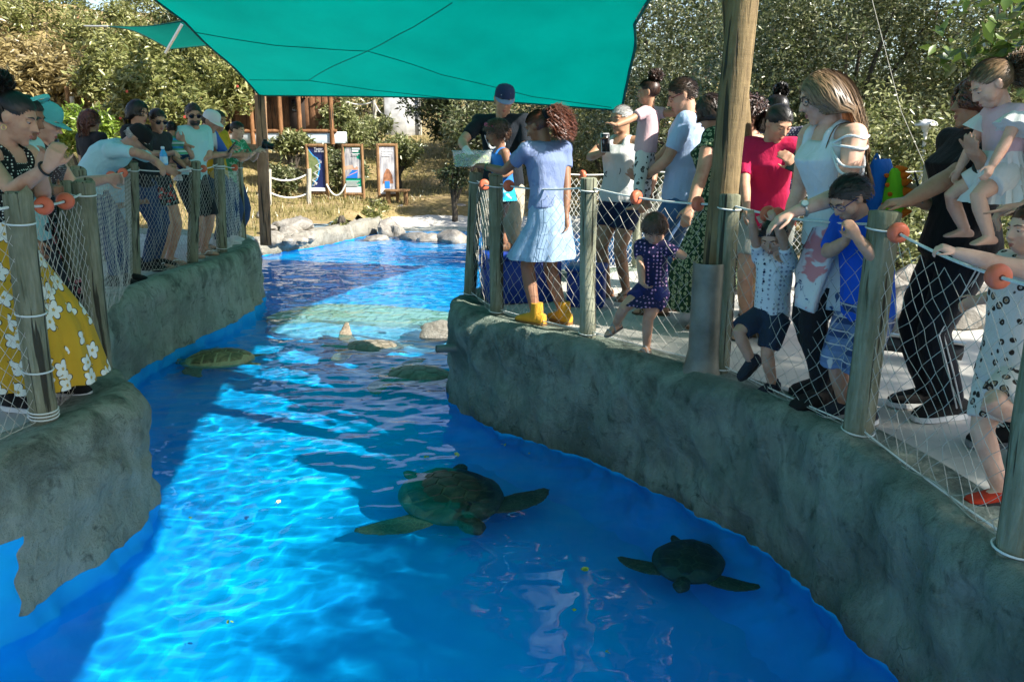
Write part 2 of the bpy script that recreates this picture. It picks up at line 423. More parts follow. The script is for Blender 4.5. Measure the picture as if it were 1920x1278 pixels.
# ---------------------------------------------------------------- fence: posts, ropes, floats, nets
def wood(name, c1, c2, rough=.85, ring=False, tint=None):
    b = NB(name); co = b.coord('Object', (1, 1, .12)); co1 = b.coord('Object')
    g = b.noise(co, 38, 6, .65, .6); big = b.noise(co1, 3.5, 5)
    col = b.ramp(g, [(.3, c1), (.7, c2)])
    col = b.mix(b.ramp(big, [(.42, 0.), (.7, .6)]), col, tuple(x * .55 for x in lin(c1)))
    # long drying cracks
    cr = b.ramp(b.noise(b.coord('Object', (1, 1, .035)), 30, 3, .5, .3), [(.6, 0.), (.64, .95)])
    col = b.mix(cr, col, (.03, .028, .02))
    b.color(col); b.set(rough=rough, spec=.2)
    hh = b.math('SUBTRACT', b.math('ADD', g, b.math('MULTIPLY', b.noise(b.coord('Object', (.6, .6, 4)), 6, 4), .5)), cr)
    b.bump(hh, .9, .012)
    return b.m
m_post = wood('post_wood', (.12, .125, .075), (.27, .27, .19))
m_post2 = wood('post_wood_pale', (.17, .18, .12), (.33, .33, .25))
m_bigpost = wood('big_post_wood', (.12, .085, .045), (.25, .18, .09))
m_brownpost = wood('brown_pole_wood', (.2, .11, .055), (.36, .22, .12))
m_rope = M('rope', (.5, .5, .46), (.66, .66, .62), 90, .8, .6, 300)
m_net = M('net_cord', (.30, .29, .25), (.44, .43, .37), 30, .8)
m_net_w = M('net_cord_white', (.55, .55, .5), (.7, .7, .66), 30, .8)
m_float = M('float_plastic', (.50, .095, .045), (.62, .15, .075), 9, .5, .25, 40, .35)
m_hole = M('float_core', (.2, .05, .03), rough=.8)
m_wire = M('wire', (.62, .63, .6), rough=.45, spec=.5)
def post(base, top, r, label, mat=None, group='round timber fence posts', bands=(), z_sub=.06, name='fence_post', cat='fence post'):
    base, top = V(base), V(top); ax = (top - base).normalized()
    g = MB(); n = 14; pts = []; rad = []
    sd = rnd.random() * 50
    for k in range(13):
        t = k / 12; p = base.lerp(top, t) - (ax * z_sub if k == 0 else V())
        pts.append(p + V((fbm((sd, t * 1.5, 0), 2), fbm((sd, t * 1.5, 9), 2), 0)) * .006); rad.append(r * (1 + .06 * fbm((sd, t * 3, 3), 2)))
    pts += [top + ax * .004, top + ax * .007]; rad += [r * .93, r * .75]
    g.tube(pts, rad, n)
    root = empty(name, base, label, cat, group)
    obj('shaft', g, mat or m_post, root, off=base)
    for t in bands:
        c = base.lerp(top, t); h = MB(); q = ax.orthogonal().normalized(); q2 = ax.cross(q)
        ring = [c + (q * math.cos(a) + q2 * math.sin(a)) * (r * 1.05 + .002) + ax * (.006 * math.sin(a)) for a in [2 * math.pi * k / 20 for k in range(21)]]
        h.tube(ring, .0042, 5); obj('wire_band', h, m_wire, root, off=base)
    return root
def tp(bpx, tpx, z=0.):                      # post from the pixel of its foot and of its top
    b0 = atz(*bpx, z); return b0, aty(*tpx, b0.y)
LP_ = [((84, 795), (30, 362), .062), ((191, 698), (155, 342), .060), None, ((251, 526), (246, 305), .062), ((361, 492), (366, 305), .058), ((417, 473), (410, 297), .060), ((455, 452), (447, 305), .05)]
llab = ['grey green timber post nearest on the left with white wire bands', 'thick timber post at the far corner of the left concrete block', '', 'timber post under the bending man\'s forearm', 'timber post in front of the man holding a toddler', 'dark weathered post wrapped in rope beside the white net', 'last thin pale post at the end of the left fence']
LPOST = []
for i, q in enumerate(LP_):
    if q is None:
        b0, t0 = V((-2.98, 5.75, 0)), V((-2.96, 5.75, 1.14)); LPOST.append((b0, t0)); post(b0, t0, .055, 'timber post just behind the thick corner post on the left'); continue
    b0, t0 = tp(q[0], q[1]); LPOST.append((b0, t0))
    post(b0, t0, q[2], llab[i], m_post2 if i == 6 else None, bands=[(.88), .5, .25, .04, .055, .07] if i == 0 else ((.9, .92, .93, .05) if i == 5 else (.94,)))
post((-2.72, 5.02, 0), (-2.68, 5.02, 1.1), .05, 'timber post hidden behind the thick corner post on the left')
RP_ = [((881, 556), (893, 325), .054, 'timber post at the tip of the right walkway beside the handler'), ((931, 590), (930, 330), .054, 'timber post in front of the woman in the denim skirt'),
       ((1101, 632), (1104, 335), .056, 'grey post between the denim skirt and the woman in the bicycle top'), ((1349, 697), (1369, 366), .06, 'timber post in front of the tall sail mast'),
       ((1607, 818), (1660, 398), .068, 'thick timber post in front of the boy in blue'), ((1903, 1042), (1985, 520), .068, 'nearest timber post at the right edge')]
RPOST = []
for (a1, a2, r, lab) in RP_:
    b0, t0 = tp(a1, a2); RPOST.append((b0, t0)); post(b0, t0, r, lab, m_post2 if r == .056 else None, bands=(.93, .03))

def catenary(a, b, sag, n=14): return [V(a).lerp(V(b), k / n) - V((0, 0, sag * 4 * (k / n) * (1 - k / n))) for k in range(n + 1)]
def rope(name, pts, r, label, mat=None, group=None, cat='rope', sides=6):
    g = MB(); g.tube(pts, r, sides); return tag(obj(name, g, mat or m_rope, off=pts[0]), label, cat, group)
def net(A, B, cell, label, group, top=.93, r=.0018, sag=.05, bulge=.06, mat=None, seed=1):
    (a0, a1), (b0, b1) = A, B
    Lh = (b0 - a0).length; nu = max(3, round(Lh / cell[0])); H = (a1 - a0).length * top - .03; nv = round(H / (cell[1] * .5))
    side = (b0 - a0).normalized().cross(V((0, 0, 1)))
    def P(u, v):
        lo = a0.lerp(b0, u) + V((0, 0, .03)); hi = a0.lerp(a1, top).lerp(b0.lerp(b1, top), u) - V((0, 0, sag * 4 * u * (1 - u)))
        p = lo.lerp(hi, v)
        e = 4 * u * (1 - u)
        k = fbm((u * Lh * 2 + seed * 7, v * 2, seed), 3)
        return p + side * (bulge * (k + .2) * e * (1.1 - v * .9)) + V((0, 0, .035 * fbm((u * Lh * 2.2, v * 2, seed + 40), 2) * e * (1 - v) * 1.5)) + (b0 - a0).normalized() * .028 * fbm((u * 7, v * 5, seed + 9), 2)
    g = MB()
    for i in range(nu):
        for sgn in (0, 1):
            pts = []
            for j in range(nv + 1):
                u = (i + (.5 if j % 2 else float(sgn))) / nu
                pts.append(P(min(max(u, 0), 1), j / nv))
            g.tube(pts, r, 3, cap=False)
    g.tube([P(k / 16, 0) for k in range(17)], r * 1.5, 4); 
    return tag(obj('safety_net', g, mat or m_net, off=a0), label, 'net', group)
def topline(posts, frac=.93):
    return [a.lerp(b, frac) + (V((0, 0, 0))) for a, b in posts]
def rope_line(posts, name, labs, frac=.95, r=.0065, sag=.03, group=None):
    tl = topline(posts, frac); out = []
    for k, (p, q) in enumerate(zip(tl, tl[1:])):
        pts = catenary(p, q, sag); out.append(pts); rope(name, pts, r, labs[k], group=group)
    return out
def float_disc(px, py, path, label, r=.047):
    # on the rope path, at the picture column px
    best = None
    for p, q in zip(path, path[1:]):
        for k in range(8):
            s = p.lerp(q, k / 8); d = s - V((0, 0, CH)); dep = d.y * math.cos(TH) - d.z * math.sin(TH)
            x = 960 + F * d.x / dep
            if best is None or abs(x - px) < best[0]: best = (abs(x - px), s, (q - p).normalized())
    _, c, t = best; rot = t.to_track_quat('Z', 'Y').to_matrix()
    root = empty('net_float', c, label, 'float', 'orange net floats threaded on the ropes')
    g = MB(); rings = []
    prof = [(.011, -.45), (.3, -.52), (.7, -.5), (.92, -.34), (1, 0), (.92, .34), (.7, .5), (.3, .52), (.011, .45)]
    n = 20
    for (rr, zz) in prof: rings.append([rot @ V((math.cos(a) * rr * r, math.sin(a) * rr * r, zz * r)) for a in [2 * math.pi * k / n for k in range(n)]])
    g.loft(rings, True); obj('disc', g, m_float, root)
    g = MB(); g.tube([rot @ V((0, 0, -.56 * r)), rot @ V((0, 0, .56 * r))], r * .24, 10); obj('core', g, m_hole, root)
LPX = [(V((-2.55, 2.2, 0)), V((-2.6, 2.2, 1.12)))] + LPOST
lr = rope_line(LPX, 'fence_rope', ['white top rope left of the nearest left post', 'white top rope carrying the two large floats on the left', 'white top rope behind the thick corner post', 'white top rope in front of the bending man', 'white top rope under the bending man\'s hand', 'white top rope in front of the white cap', 'white top rope at the far end of the left fence'], group=None)
RPX = RPOST + [(V((1.9, 1.2, 0)), V((1.95, 1.2, 1.06)))]
rr_ = rope_line(RPX, 'fence_rope', ['white top rope around the tip of the right walkway', 'white top rope in front of the denim skirt', 'white top rope in front of the toddler in navy', 'white top rope gripped by the boy in the white shirt', 'white top rope gripped by the girl in the leopard top', 'white top rope leaving the picture at lower right'])
for (px, k, lab) in [(82, 1, 'left one of the two large orange floats near the yellow skirt'), (123, 1, 'right one of the two large orange floats near the yellow skirt'),
                     (166, 2, 'sunlit orange float on top beside the thick corner post'), (209, 3, 'left one of two orange floats in front of the teal polo shirt'), (230, 3, 'right one of two orange floats in front of the teal polo shirt'), (317, 4, 'orange float under the blue bottle'), (381, 5, 'orange float behind the post before the toddler holder'), (440, 6, 'orange float in front of the yellow shirt')]:
    float_disc(px, 0, lr[k], lab, .043 if k > 2 else .047)
for (px, k, lab) in [(893, 0, 'outer of two orange floats at the walkway tip'), (908, 0, 'inner of two orange floats at the walkway tip'), (954, 1, 'orange float under the woman\'s forearm by the tub'), (1193, 2, 'orange float above the toddler in navy'), (1310, 2, 'orange float left of the tall sail mast'),
                     (1440, 3, 'left one of two touching orange floats by the wrist watch hand'), (1456, 3, 'right one of two touching orange floats by the wrist watch hand'), (1683, 4, 'orange float right of the thick post'), (1872, 4, 'orange float in front of the leopard top girl')]:
    float_disc(px, 0, rr_[k], lab, .046)
for k, lab in enumerate(['cord net left of the nearest left post', 'cord net in front of the yellow flowered skirt', 'cord net behind the thick corner post', 'cord net in front of the bending man', 'cord net in front of the flip flop legs', 'cord net in front of the patterned shorts', 'bright white net at the end of the left fence']):
    net(LPX[k], LPX[k + 1], (.075, .09) if k < 2 else ((.1, .1) if k == 2 else (.06, .078)), lab, 'diamond nets of the left fence', r=.0018, seed=k + 1, mat=m_net_w if k == 6 else None, bulge=.05)
for k, lab in enumerate(['cord net around the tip of the right walkway', 'cord net in front of the denim skirt', 'cord net in front of the toddler in navy', 'cord net in front of the boy in the white shirt', 'cord net in front of the leopard top girl', 'cord net leaving the picture at lower right']):
    net(RPX[k], RPX[k + 1], (.092, .1), lab, 'diamond nets of the right fence', r=.0018, seed=k + 20, bulge=.07)
    p, q = RPX[k][0], RPX[k + 1][0]
    rope('bottom_cord', catenary(p + V((0, 0, .05)), q + V((0, 0, .05)), .01), .0042, ['bottom cord around the tip of the right walkway', 'bottom cord at the yellow boots', 'bottom cord at the toddler sandal', 'bottom cord at the climbing boy', 'bottom cord at the black sneakers', 'bottom cord leaving the picture at lower right'][k], m_wire, cat='cord')
# fence at the back of the right walkway
BK = [(V((.42, 8.05, 0)), V((.42, 8.05, 1.06))), (V((1.3, 8.62, 0)), V((1.3, 8.62, 1.06))), (V((2.6, 8.7, 0)), V((2.6, 8.7, 1.06))), (V((4.2, 8.5, 0)), V((4.2, 8.5, 1.06)))]
bl = ['back fence post behind the denim skirt woman', 'back fence post behind the girl in pink', 'back fence post behind the red shirt', 'back fence post behind the woman in black']
for (a0, a1), lab in zip(BK, bl): post(a0, a1, .05, lab, m_post2)
br = rope_line(BK, 'fence_rope', ['back fence rope left of the bicycle top', 'back fence rope behind the polo shirt man', 'back fence rope behind the woman in black'])
for k in range(3): net(BK[k], BK[k + 1], (.06, .08), ['white back net left of the bicycle top', 'white back net behind the polo shirt man', 'white back net behind the woman in black'][k], 'nets of the back fence', mat=m_net_w, r=.0026, seed=k + 50)
float_disc(1092, 0, br[0], 'small orange float on the back fence rope')

# tall masts of the sail
mb0 = atz(1326, 690); mt = aty(1410, -170, mb0.y)
post(mb0, mt, .084, 'thick brown mast of the sail rising behind the fence', m_bigpost, None, name='sail_mast', cat='mast')
m2 = V((1.72, 5.7, 0)); post(m2, aty(1362, -170, 5.7), .07, 'second brown mast half hidden behind the thick one', m_bigpost, None, name='sail_mast', cat='mast')
post(V((-4.36, 14.62, -.5)), (-4.27, 14.62, 1.98), .1, 'brown pole carrying the far left corner of the sail', m_brownpost, None, name='sail_pole', cat='pole')
# half tube of sheet metal round the mast foot
b = NB('sheet_metal'); co = b.coord('Object'); b.color(b.ramp(b.noise(co, 5, 6), [(.3, (.10, .105, .085)), (.7, (.24, .24, .2))])); b.set(rough=.55, metal=.6); b.bump(b.noise(co, 14, 4), .3, .01)
g = MB(); c0 = atz(1318, 697); n = 14; rings = []
for (z, r, fl) in [(0, .11, .025), (.05, .1, .012), (.14, .094, 0), (.66, .092, 0)]:
    rings.append([c0 + V((math.cos(a) * r * 1.0 - (fl if k < 4 else 0), math.sin(a) * r, z)) for k, a in enumerate([R(150 + 260 * j / n) for j in range(n + 1)])])
rings += [[p + (V((c0.x, c0.y, p.z)) - p).normalized() * .006 for p in r_] for r_ in reversed(rings)]
g.loft(rings, False, False); tag(obj('metal_sleeve', g, b.m, off=c0), 'dented grey sheet metal sleeve standing before the mast', 'metal sleeve')
# drain pipe through the right wall
b = NB('pipe_plastic'); b.color((.13, .17, .16)); b.set(rough=.45)
p0 = aty(880, 650, 6.45); p1 = aty(818, 654, 6.35)
root = empty('drain_pipe', p0, 'short grey green drain pipe sticking out of the right wall', 'pipe')
g = MB(); d = (p1 - p0).normalized(); q = d.orthogonal().normalized(); q2 = d.cross(q); n = 16
def circ(c, r): return [c + (q * math.cos(a) + q2 * math.sin(a)) * r for a in [2 * math.pi * k / n for k in range(n)]]
g.loft([circ(p0 - d * .1, .031), circ(p1, .031), circ(p1, .026), circ(p0, .026)], True); obj('tube', g, b.m, root, off=p0)
g = MB(); pc = p0.lerp(p1, .68); g.loft([circ(pc - d * .012, .034), circ(pc + d * .012, .034)], True); obj('collar', g, b.m, root, off=p0)
# ---------------------------------------------------------------- people
def fuse(mb, voxel, smooth=5, decim=1., wr=0., wscale=9., seed=0.):
    me = mb.mesh('tmp')
    bm = bmesh.new(); bm.from_mesh(me); bmesh.ops.recalc_face_normals(bm, faces=bm.faces); bm.to_mesh(me); bm.free()
    o = bpy.data.objects.new('tmp', me); COL.objects.link(o)
    m = o.modifiers.new('r', 'REMESH'); m.mode = 'VOXEL'; m.voxel_size = voxel; m.adaptivity = 0
    if smooth: m = o.modifiers.new('s', 'SMOOTH'); m.factor = .5; m.iterations = smooth
    if decim < 1: m = o.modifiers.new('d', 'DECIMATE'); m.ratio = decim
    dg = bpy.context.evaluated_depsgraph_get()
    out = bpy.data.meshes.new_from_object(o.evaluated_get(dg))
    bpy.data.objects.remove(o); bpy.data.meshes.remove(me)
    if wr:
        n = len(out.vertices); co = np.empty(n * 3); out.vertices.foreach_get('co', co); co = co.reshape(-1, 3)
        no = np.empty(n * 3); out.vertex_normals.foreach_get('vector', no); no = no.reshape(-1, 3)
        d = np.array([noise.noise((p[0] * wscale + seed, p[1] * wscale, p[2] * wscale * .55 + p[0] * 5)) + .5 * noise.noise((p[0] * wscale * 2.3, p[1] * wscale * 2.3 + seed, p[2] * wscale * 1.6)) for p in co])
        out.vertices.foreach_set('co', (co + no * (d * wr)[:, None]).ravel()); out.update()
    return out
def ik(A, T, l1, l2, pole):
    A, T = V(A), V(T); d = T - A; L = d.length
    if L > (l1 + l2) * .999: T = A + d * ((l1 + l2) * .999 / L); d = T - A; L = d.length
    L = max(L, abs(l1 - l2) + .01)
    a = (l1 * l1 - l2 * l2 + L * L) / (2 * L); h = math.sqrt(max(l1 * l1 - a * a, 0)); u = d.normalized()
    p = V(pole); p = p - u * p.dot(u)
    p = p.normalized() if p.length > 1e-4 else u.orthogonal().normalized()
    return A + u * a + p * h, T
def sring(c, x, y, wx, wy, n=20, pw=2.3):
    out = []
    for k in range(n):
        a = 2 * math.pi * k / n; ca, sa = math.cos(a), math.sin(a)
        out.append(c + x * (math.copysign(abs(ca) ** (2 / pw), ca) * wx) + y * (math.copysign(abs(sa) ** (2 / pw), sa) * wy))
    return out

def skin(name, c):
    b = NB(name); co = b.coord('Object'); n = b.noise(co, 11, 7, .65)
    b.color(b.ramp(n, [(.28, (c[0] * .82, c[1] * .66, c[2] * .62)), (.5, c), (.72, tuple(min(1, x * 1.16) for x in c))]))
    b.set(rough=.52, spec=.35); b.set(sss=.06); b.b.inputs['Subsurface Radius'].default_value = (.012, .005, .003); b.bump(b.noise(co, 160, 4), .12, .002); return b.m
SK = {'fair': skin('skin_fair', (.56, .33, .235)), 'tan': skin('skin_tan', (.43, .24, .155)), 'olive': skin('skin_olive', (.36, .195, .115)), 'brown': skin('skin_brown', (.235, .115, .065)), 'dark': skin('skin_dark', (.14, .066, .038))}
def hairmat(name, c1, c2):
    b = NB(name); g = b.node('NewGeometry'); b.color(b.ramp(g.outputs['Random Per Island'], [(.0, c1), (1., c2)])); b.set(rough=.42, spec=.45); return b.m
HM = {'black': hairmat('hair_black', (.006, .005, .005), (.018, .014, .012)), 'dark': hairmat('hair_dark_brown', (.012, .007, .005), (.04, .022, .014)),
      'brown': hairmat('hair_brown', (.035, .018, .010), (.10, .05, .028)), 'auburn': hairmat('hair_auburn', (.04, .012, .006), (.13, .04, .02)),
      'blond': hairmat('hair_dark_blond', (.07, .04, .02), (.24, .15, .08)), 'grey': hairmat('hair_grey', (.22, .21, .2), (.5, .49, .47)), 'brownblack': hairmat('hair_mixed', (.012, .007, .005), (.07, .03, .02))}
m_eye = M('eye_white', (.36, .33, .31), rough=.25); m_iris = M('iris', (.012, .008, .006), rough=.15, spec=.6); m_lip = M('lips', (.32, .11, .085), rough=.45)
m_lens = M('dark_lens', (.006, .006, .008), rough=.08, spec=.8); m_frame = M('spectacle_frame', (.02, .018, .02), rough=.35)
b = NB('clear_lens'); b.color((.95, .95, .95)); b.set(rough=.02, trans=1., ior=1.1); m_clear = b.m

def clothmat(name, c, c2=None, pattern=None, scale=30, c3=None, rough=.85):
    if name in _mc: return _mc[name]
    b = NB(name); co = b.coord('Object')
    n = b.noise(co, 5, 4)
    base = b.ramp(n, [(.25, tuple(x * .86 for x in lin(c))), (.75, lin(c))])
    if pattern == 'dots':
        v = b.node('TexVoronoi'); v.inputs['Scale'].default_value = scale; v.inputs['Randomness'].default_value = .25; b.link(co, v.inputs['Vector'])
        base = b.mix(b.ramp(v.outputs['Distance'], [(.26, 1.), (.3, 0.)]), base, c2)
    elif pattern == 'rings':
        v = b.node('TexVoronoi'); v.inputs['Scale'].default_value = scale; v.inputs['Randomness'].default_value = .4; b.link(co, v.inputs['Vector'])
        base = b.mix(b.ramp(v.outputs['Distance'], [(.2, 0.), (.25, 1.), (.42, 1.), (.47, 0.)]), base, c2)
        if c3 is not None: base = b.mix(b.ramp(v.outputs['Distance'], [(.12, 1.), (.16, 0.)]), base, c3)
    elif pattern == 'leopard':
        v = b.node('TexVoronoi'); v.inputs['Scale'].default_value = scale; b.link(co, v.inputs['Vector'])
        nn = b.noise(co, scale * 1.3, 2)
        k = b.math('ADD', v.outputs['Distance'], b.math('MULTIPLY', nn, .25))
        base = b.mix(b.ramp(k, [(.3, 0.), (.34, 1.), (.46, 1.), (.5, 0.)]), base, c2)
        base = b.mix(b.ramp(k, [(.28, 1.), (.32, 0.)]), base, c3)
    elif pattern == 'flower':
        # five petalled flowers: polar pattern around voronoi cell centres
        v = b.node('TexVoronoi'); v.inputs['Scale'].default_value = scale; v.inputs['Randomness'].default_value = .75; b.link(co, v.inputs['Vector'])
        sm = b.node('VectorMath', operation='SCALE'); b.link(co, sm.inputs[0]); sm.inputs['Scale'].default_value = 1.
        df = b.node('VectorMath', operation='SUBTRACT'); b.link(sm.outputs[0], df.inputs[0]); b.link(v.outputs['Position'], df.inputs[1])
        x, y, z = sep(b, df.outputs[0]); hx = b.math('ADD', b.math('MULTIPLY', x, .8), b.math('MULTIPLY', y, .8))
        ang = b.math('ARCTAN2', z, hx); rad = b.math('SQRT', b.math('ADD', b.math('MULTIPLY', hx, hx), b.math('MULTIPLY', z, z)))
        pet = b.math('ADD', .55, b.math('MULTIPLY', b.math('ABSOLUTE', b.math('COSINE', b.math('MULTIPLY', ang, 2.5))), .45))
        rr = b.math('MULTIPLY', b.math('DIVIDE', rad, pet), scale)
        base = b.mix(b.ramp(rr, [(.4, 1.), (.43, 0.)]), base, c2)
        base = b.mix(b.ramp(rr, [(.385, 0.), (.4, 1.), (.43, 1.), (.45, 0.)]), base, (.03, .03, .02))
        base = b.mix(b.ramp(rr, [(.07, 1.), (.1, 0.)]), base, c3 or c)
    elif pattern in ('plaid', 'stripe', 'vstripe'):
        x, y, z = sep(b, co)
        def band(q, f, ph, lo, hi):
            s = b.math('ADD', b.math('MULTIPLY', b.math('SINE', b.math('ADD', b.math('MULTIPLY', q, f), ph)), .5), .5)
            return b.ramp(s, [(lo, 0.), (hi, 1.)])
        hx = b.math('ADD', b.math('MULTIPLY', x, .7), b.math('MULTIPLY', y, .7))
        if pattern == 'plaid':
            base = b.mix(b.math('MULTIPLY', band(z, scale, 0, .6, .66), .6), base, c2); base = b.mix(b.math('MULTIPLY', band(hx, scale, 1, .6, .66), .6), base, c2)
            base = b.mix(band(z, scale, 2, .97, .98), base, c3); base = b.mix(band(hx, scale, 2.5, .97, .98), base, c3)
        elif pattern == 'stripe':
            base = b.mix(band(z, scale, 0, .5, .55), base, c2)
            if c3 is not None: base = b.mix(band(z, scale * .5, 1, .8, .85), base, c3)
        else: base = b.mix(band(hx, scale, 0, .5, .55), base, c2)
    elif pattern == 'blotch':
        base = b.mix(b.ramp(b.noise(co, scale, 3, .5, .6), [(.54, 0.), (.57, 1.)]), base, c2)
        if c3 is not None: base = b.mix(b.ramp(b.noise(co, scale * 1.7, 3, .5, 1.3), [(.6, 0.), (.63, 1.)]), base, c3)
    b.color(base); b.set(rough=rough, spec=.15, sheen=.03)
    h = b.math('ADD', b.math('MULTIPLY', b.noise(b.coord('Object', (1, 1, .5)), 16, 4, .6, .5), 1.), b.math('MULTIPLY', b.noise(co, 400, 2), .1))
    b.bump(h, .7, .016); _mc[name] = b.m; return b.m

BW = {  # torso rings: t along the spine, half width, half depth (fractions of height)
    'm': [(-.13, .060, .052), (-.05, .088, .064), (.06, .093, .066), (.38, .083, .060), (.62, .092, .064), (.80, .101, .066), (.91, .098, .056), (.985, .070, .044), (1.03, .037, .036)],
    'f': [(-.13, .062, .056), (-.05, .096, .072), (.06, .098, .070), (.40, .074, .056), (.60, .082, .062), (.76, .088, .068), (.90, .086, .052), (.985, .062, .040), (1.03, .032, .032)],
    'c': [(-.13, .062, .055), (-.05, .083, .066), (.08, .086, .070), (.38, .084, .070), (.62, .086, .068), (.80, .090, .066), (.91, .088, .056), (.985, .064, .046), (1.03, .036, .036)]}

class Person:
    def __init__(s, label, root, yaw, H, sex='f', skin='tan', lean=0, hunch=0, side=0, twist=0, head=None, pitch=15, roll=0, fat=1., near=True,
                 hands=None, feet=None, hipdrop=0, hipshift=(0, 0), headr=None, group=None, stance=.055, z=0, armfat=1., legfat=1.):
        s.H = H; s.sex = sex; s.near = near; s.skin = skin; s.fat = fat
        root = V(root); root = V((root.x, root.y, z if len(root) == 2 else root.z)); s.root = root
        child = sex == 'c'
        f = V((math.cos(R(yaw)), math.sin(R(yaw)), 0)); l = V((-f.y, f.x, 0)); up = V((0, 0, 1)); s.f, s.l = f, l
        s.hh = headr * H if headr else H * (.141 if not child else .19)
        legL = .49 * H if not child else .43 * H
        hipH = (.515 if not child else .455) * H - hipdrop
        s.hip = root + up * hipH + f * hipshift[0] + l * hipshift[1]
        tl = H * (1 - (.515 if not child else .455)) - s.hh * 1.13; s.tl = tl
        sp = (up * math.cos(R(lean)) + f * math.sin(R(lean))); sp = (sp + l * math.tan(R(side))).normalized()
        sp2 = (up * math.cos(R(lean + hunch)) + f * math.sin(R(lean + hunch))); sp2 = (sp2 + l * math.tan(R(side))).normalized()
        mid = s.hip + sp * tl * .5; s.neck = mid + sp2 * tl * .5; s.sp, s.sp2 = sp, sp2
        lt = (l * math.cos(R(twist)) - f * math.sin(R(twist))); s.lt = lt
        def spine(t):
            if t < .5: c = s.hip.lerp(mid, t / .5) if t >= 0 else s.hip - sp * tl * (-t)
            else: c = mid + sp2 * tl * (t - .5)
            d = sp.lerp(sp2, max(0, min(1, t))).normalized(); x = l.lerp(lt, max(0, min(1, t))).normalized(); x = (x - d * x.dot(d)).normalized()
            return c, d, x, d.cross(x) * -1
        s.spine = spine
        # head frame
        hy = R(head if head is not None else yaw); fh = V((math.cos(hy), math.sin(hy), 0)); lh = V((-fh.y, fh.x, 0))
        fwd = fh * math.cos(R(pitch)) - up * math.sin(R(pitch)); hup = fh * math.sin(R(pitch)) + up * math.cos(R(pitch))
        if roll: rm = Matrix.Rotation(R(roll), 3, fwd); hup = rm @ hup; lh = rm @ lh
        s.hx, s.hy, s.hz = lh, fwd, hup
        s.hc = s.neck + (sp2 * .45 + hup * .55).normalized() * s.hh * .34 + hup * s.hh * .30 + fwd * s.hh * .06
        sw = H * {'m': .112, 'f': .1, 'c': .098}[sex] * (1 + (fat - 1) * .5)
        ua, fa = H * .172, H * .148
        if child: ua, fa = H * .155, H * .135
        s.hl = H * .102 if not child else H * .095
        c, d, x, y = spine(.93)
        s.arm = {}
        hands = hands or {}
        for k, sg in (('L', 1), ('R', -1)):
            S = c + x * sg * sw; h = hands.get(k, {})
            if 't' in h: T = V(h['t'])
            else: T = S + V((0, 0, -1)) * (ua + fa) * .965 + f * H * .05 + l * sg * H * h.get('out', .03)
            pole = V(h['pole']) if 'pole' in h else (-f * .8 + l * sg * .6 - up * .5)
            E, W = ik(S, T, ua, fa, pole)
            hd = V(h['d']).normalized() if 'd' in h else ((W - E).normalized() + V((0, 0, -.15))).normalized()
            pn = -V(h['n']) if 'n' in h else l * sg
            pn = pn - hd * pn.dot(hd); pn = pn.normalized() if pn.length > .01 else hd.orthogonal().normalized()
            s.arm[k] = (S, E, W, hd, pn, h.get('curl', .45), h.get('point', False))
        s.leg = {}; feet = feet or {}
        th = legL * .5
        for k, sg in (('L', 1), ('R', -1)):
            J = s.hip + l * sg * H * .052 - up * .015 * H; q = feet.get(k, {})
            an = .042 * H
            if 't' in q: A = V(q['t']) + up * an
            else: A = V((root.x, root.y, root.z)) + l * sg * H * q.get('out', stance) + f * H * q.get('fwd', 0) + up * (an + q.get('up', 0) * H)
            fd = f.copy(); fd.rotate(Matrix.Rotation(R(q.get('yaw', sg * 9)), 3, 'Z')); pt = q.get('pitch', 0)
            fd = (fd * math.cos(R(pt)) - up * math.sin(R(pt)))
            K, A = ik(J, A, th, th, V(q['pole']) if 'pole' in q else f)
            s.leg[k] = (J, K, A, fd)
        s.armr = [x_ * H * armfat for x_ in ([.034, .031, .026, .0235, .0245, .020, .0155] if sex != 'c' else [.036, .033, .029, .027, .028, .024, .019])]
        if sex == 'f': s.armr = [x_ * .92 for x_ in s.armr]
        s.legr = [x_ * H * legfat for x_ in ([.054, .052, .044, .034, .0345, .028, .0215] if sex != 'c' else [.054, .052, .047, .038, .038, .032, .026])]
        s.E = empty('person', root, label, 'person', group)
        s.build_body()
    # --- geometry pieces
    def rings(s, t0, t1, inf=0., k=1., n=20, bust=0., hemflare=0., belly=0.):
        tb = BW[s.sex]; ts = [t0] + [q[0] for q in tb if t0 < q[0] < t1] + [t1]; out = []
        for t in ts:
            w = np.interp(t, [q[0] for q in tb], [q[1] for q in tb]); d = np.interp(t, [q[0] for q in tb], [q[2] for q in tb])
            c, ax, x, y = s.spine(t); ft = s.fat if t < .9 else 1 + (s.fat - 1) * .4
            bl = belly * math.exp(-((t - .3) / .25) ** 2) * s.H
            r = sring(c + y * bl * .6, x, y, (w * s.H * ft + inf) * k, (d * s.H * ft + inf + bl * .5) * k, n)
            if s.sex == 'f' and (bust or True):
                g = math.exp(-((t - .70) / .1) ** 2) * s.H * .020 * (1 + bust)
                r = [p + y * (g * max(0, (p - c).dot(y)) / (d * s.H)) for p in r]
            if hemflare and t < .15: r = [c + (p - c) * (1 + hemflare * (.15 - t)) for p in r]
            out.append(r)
        return out
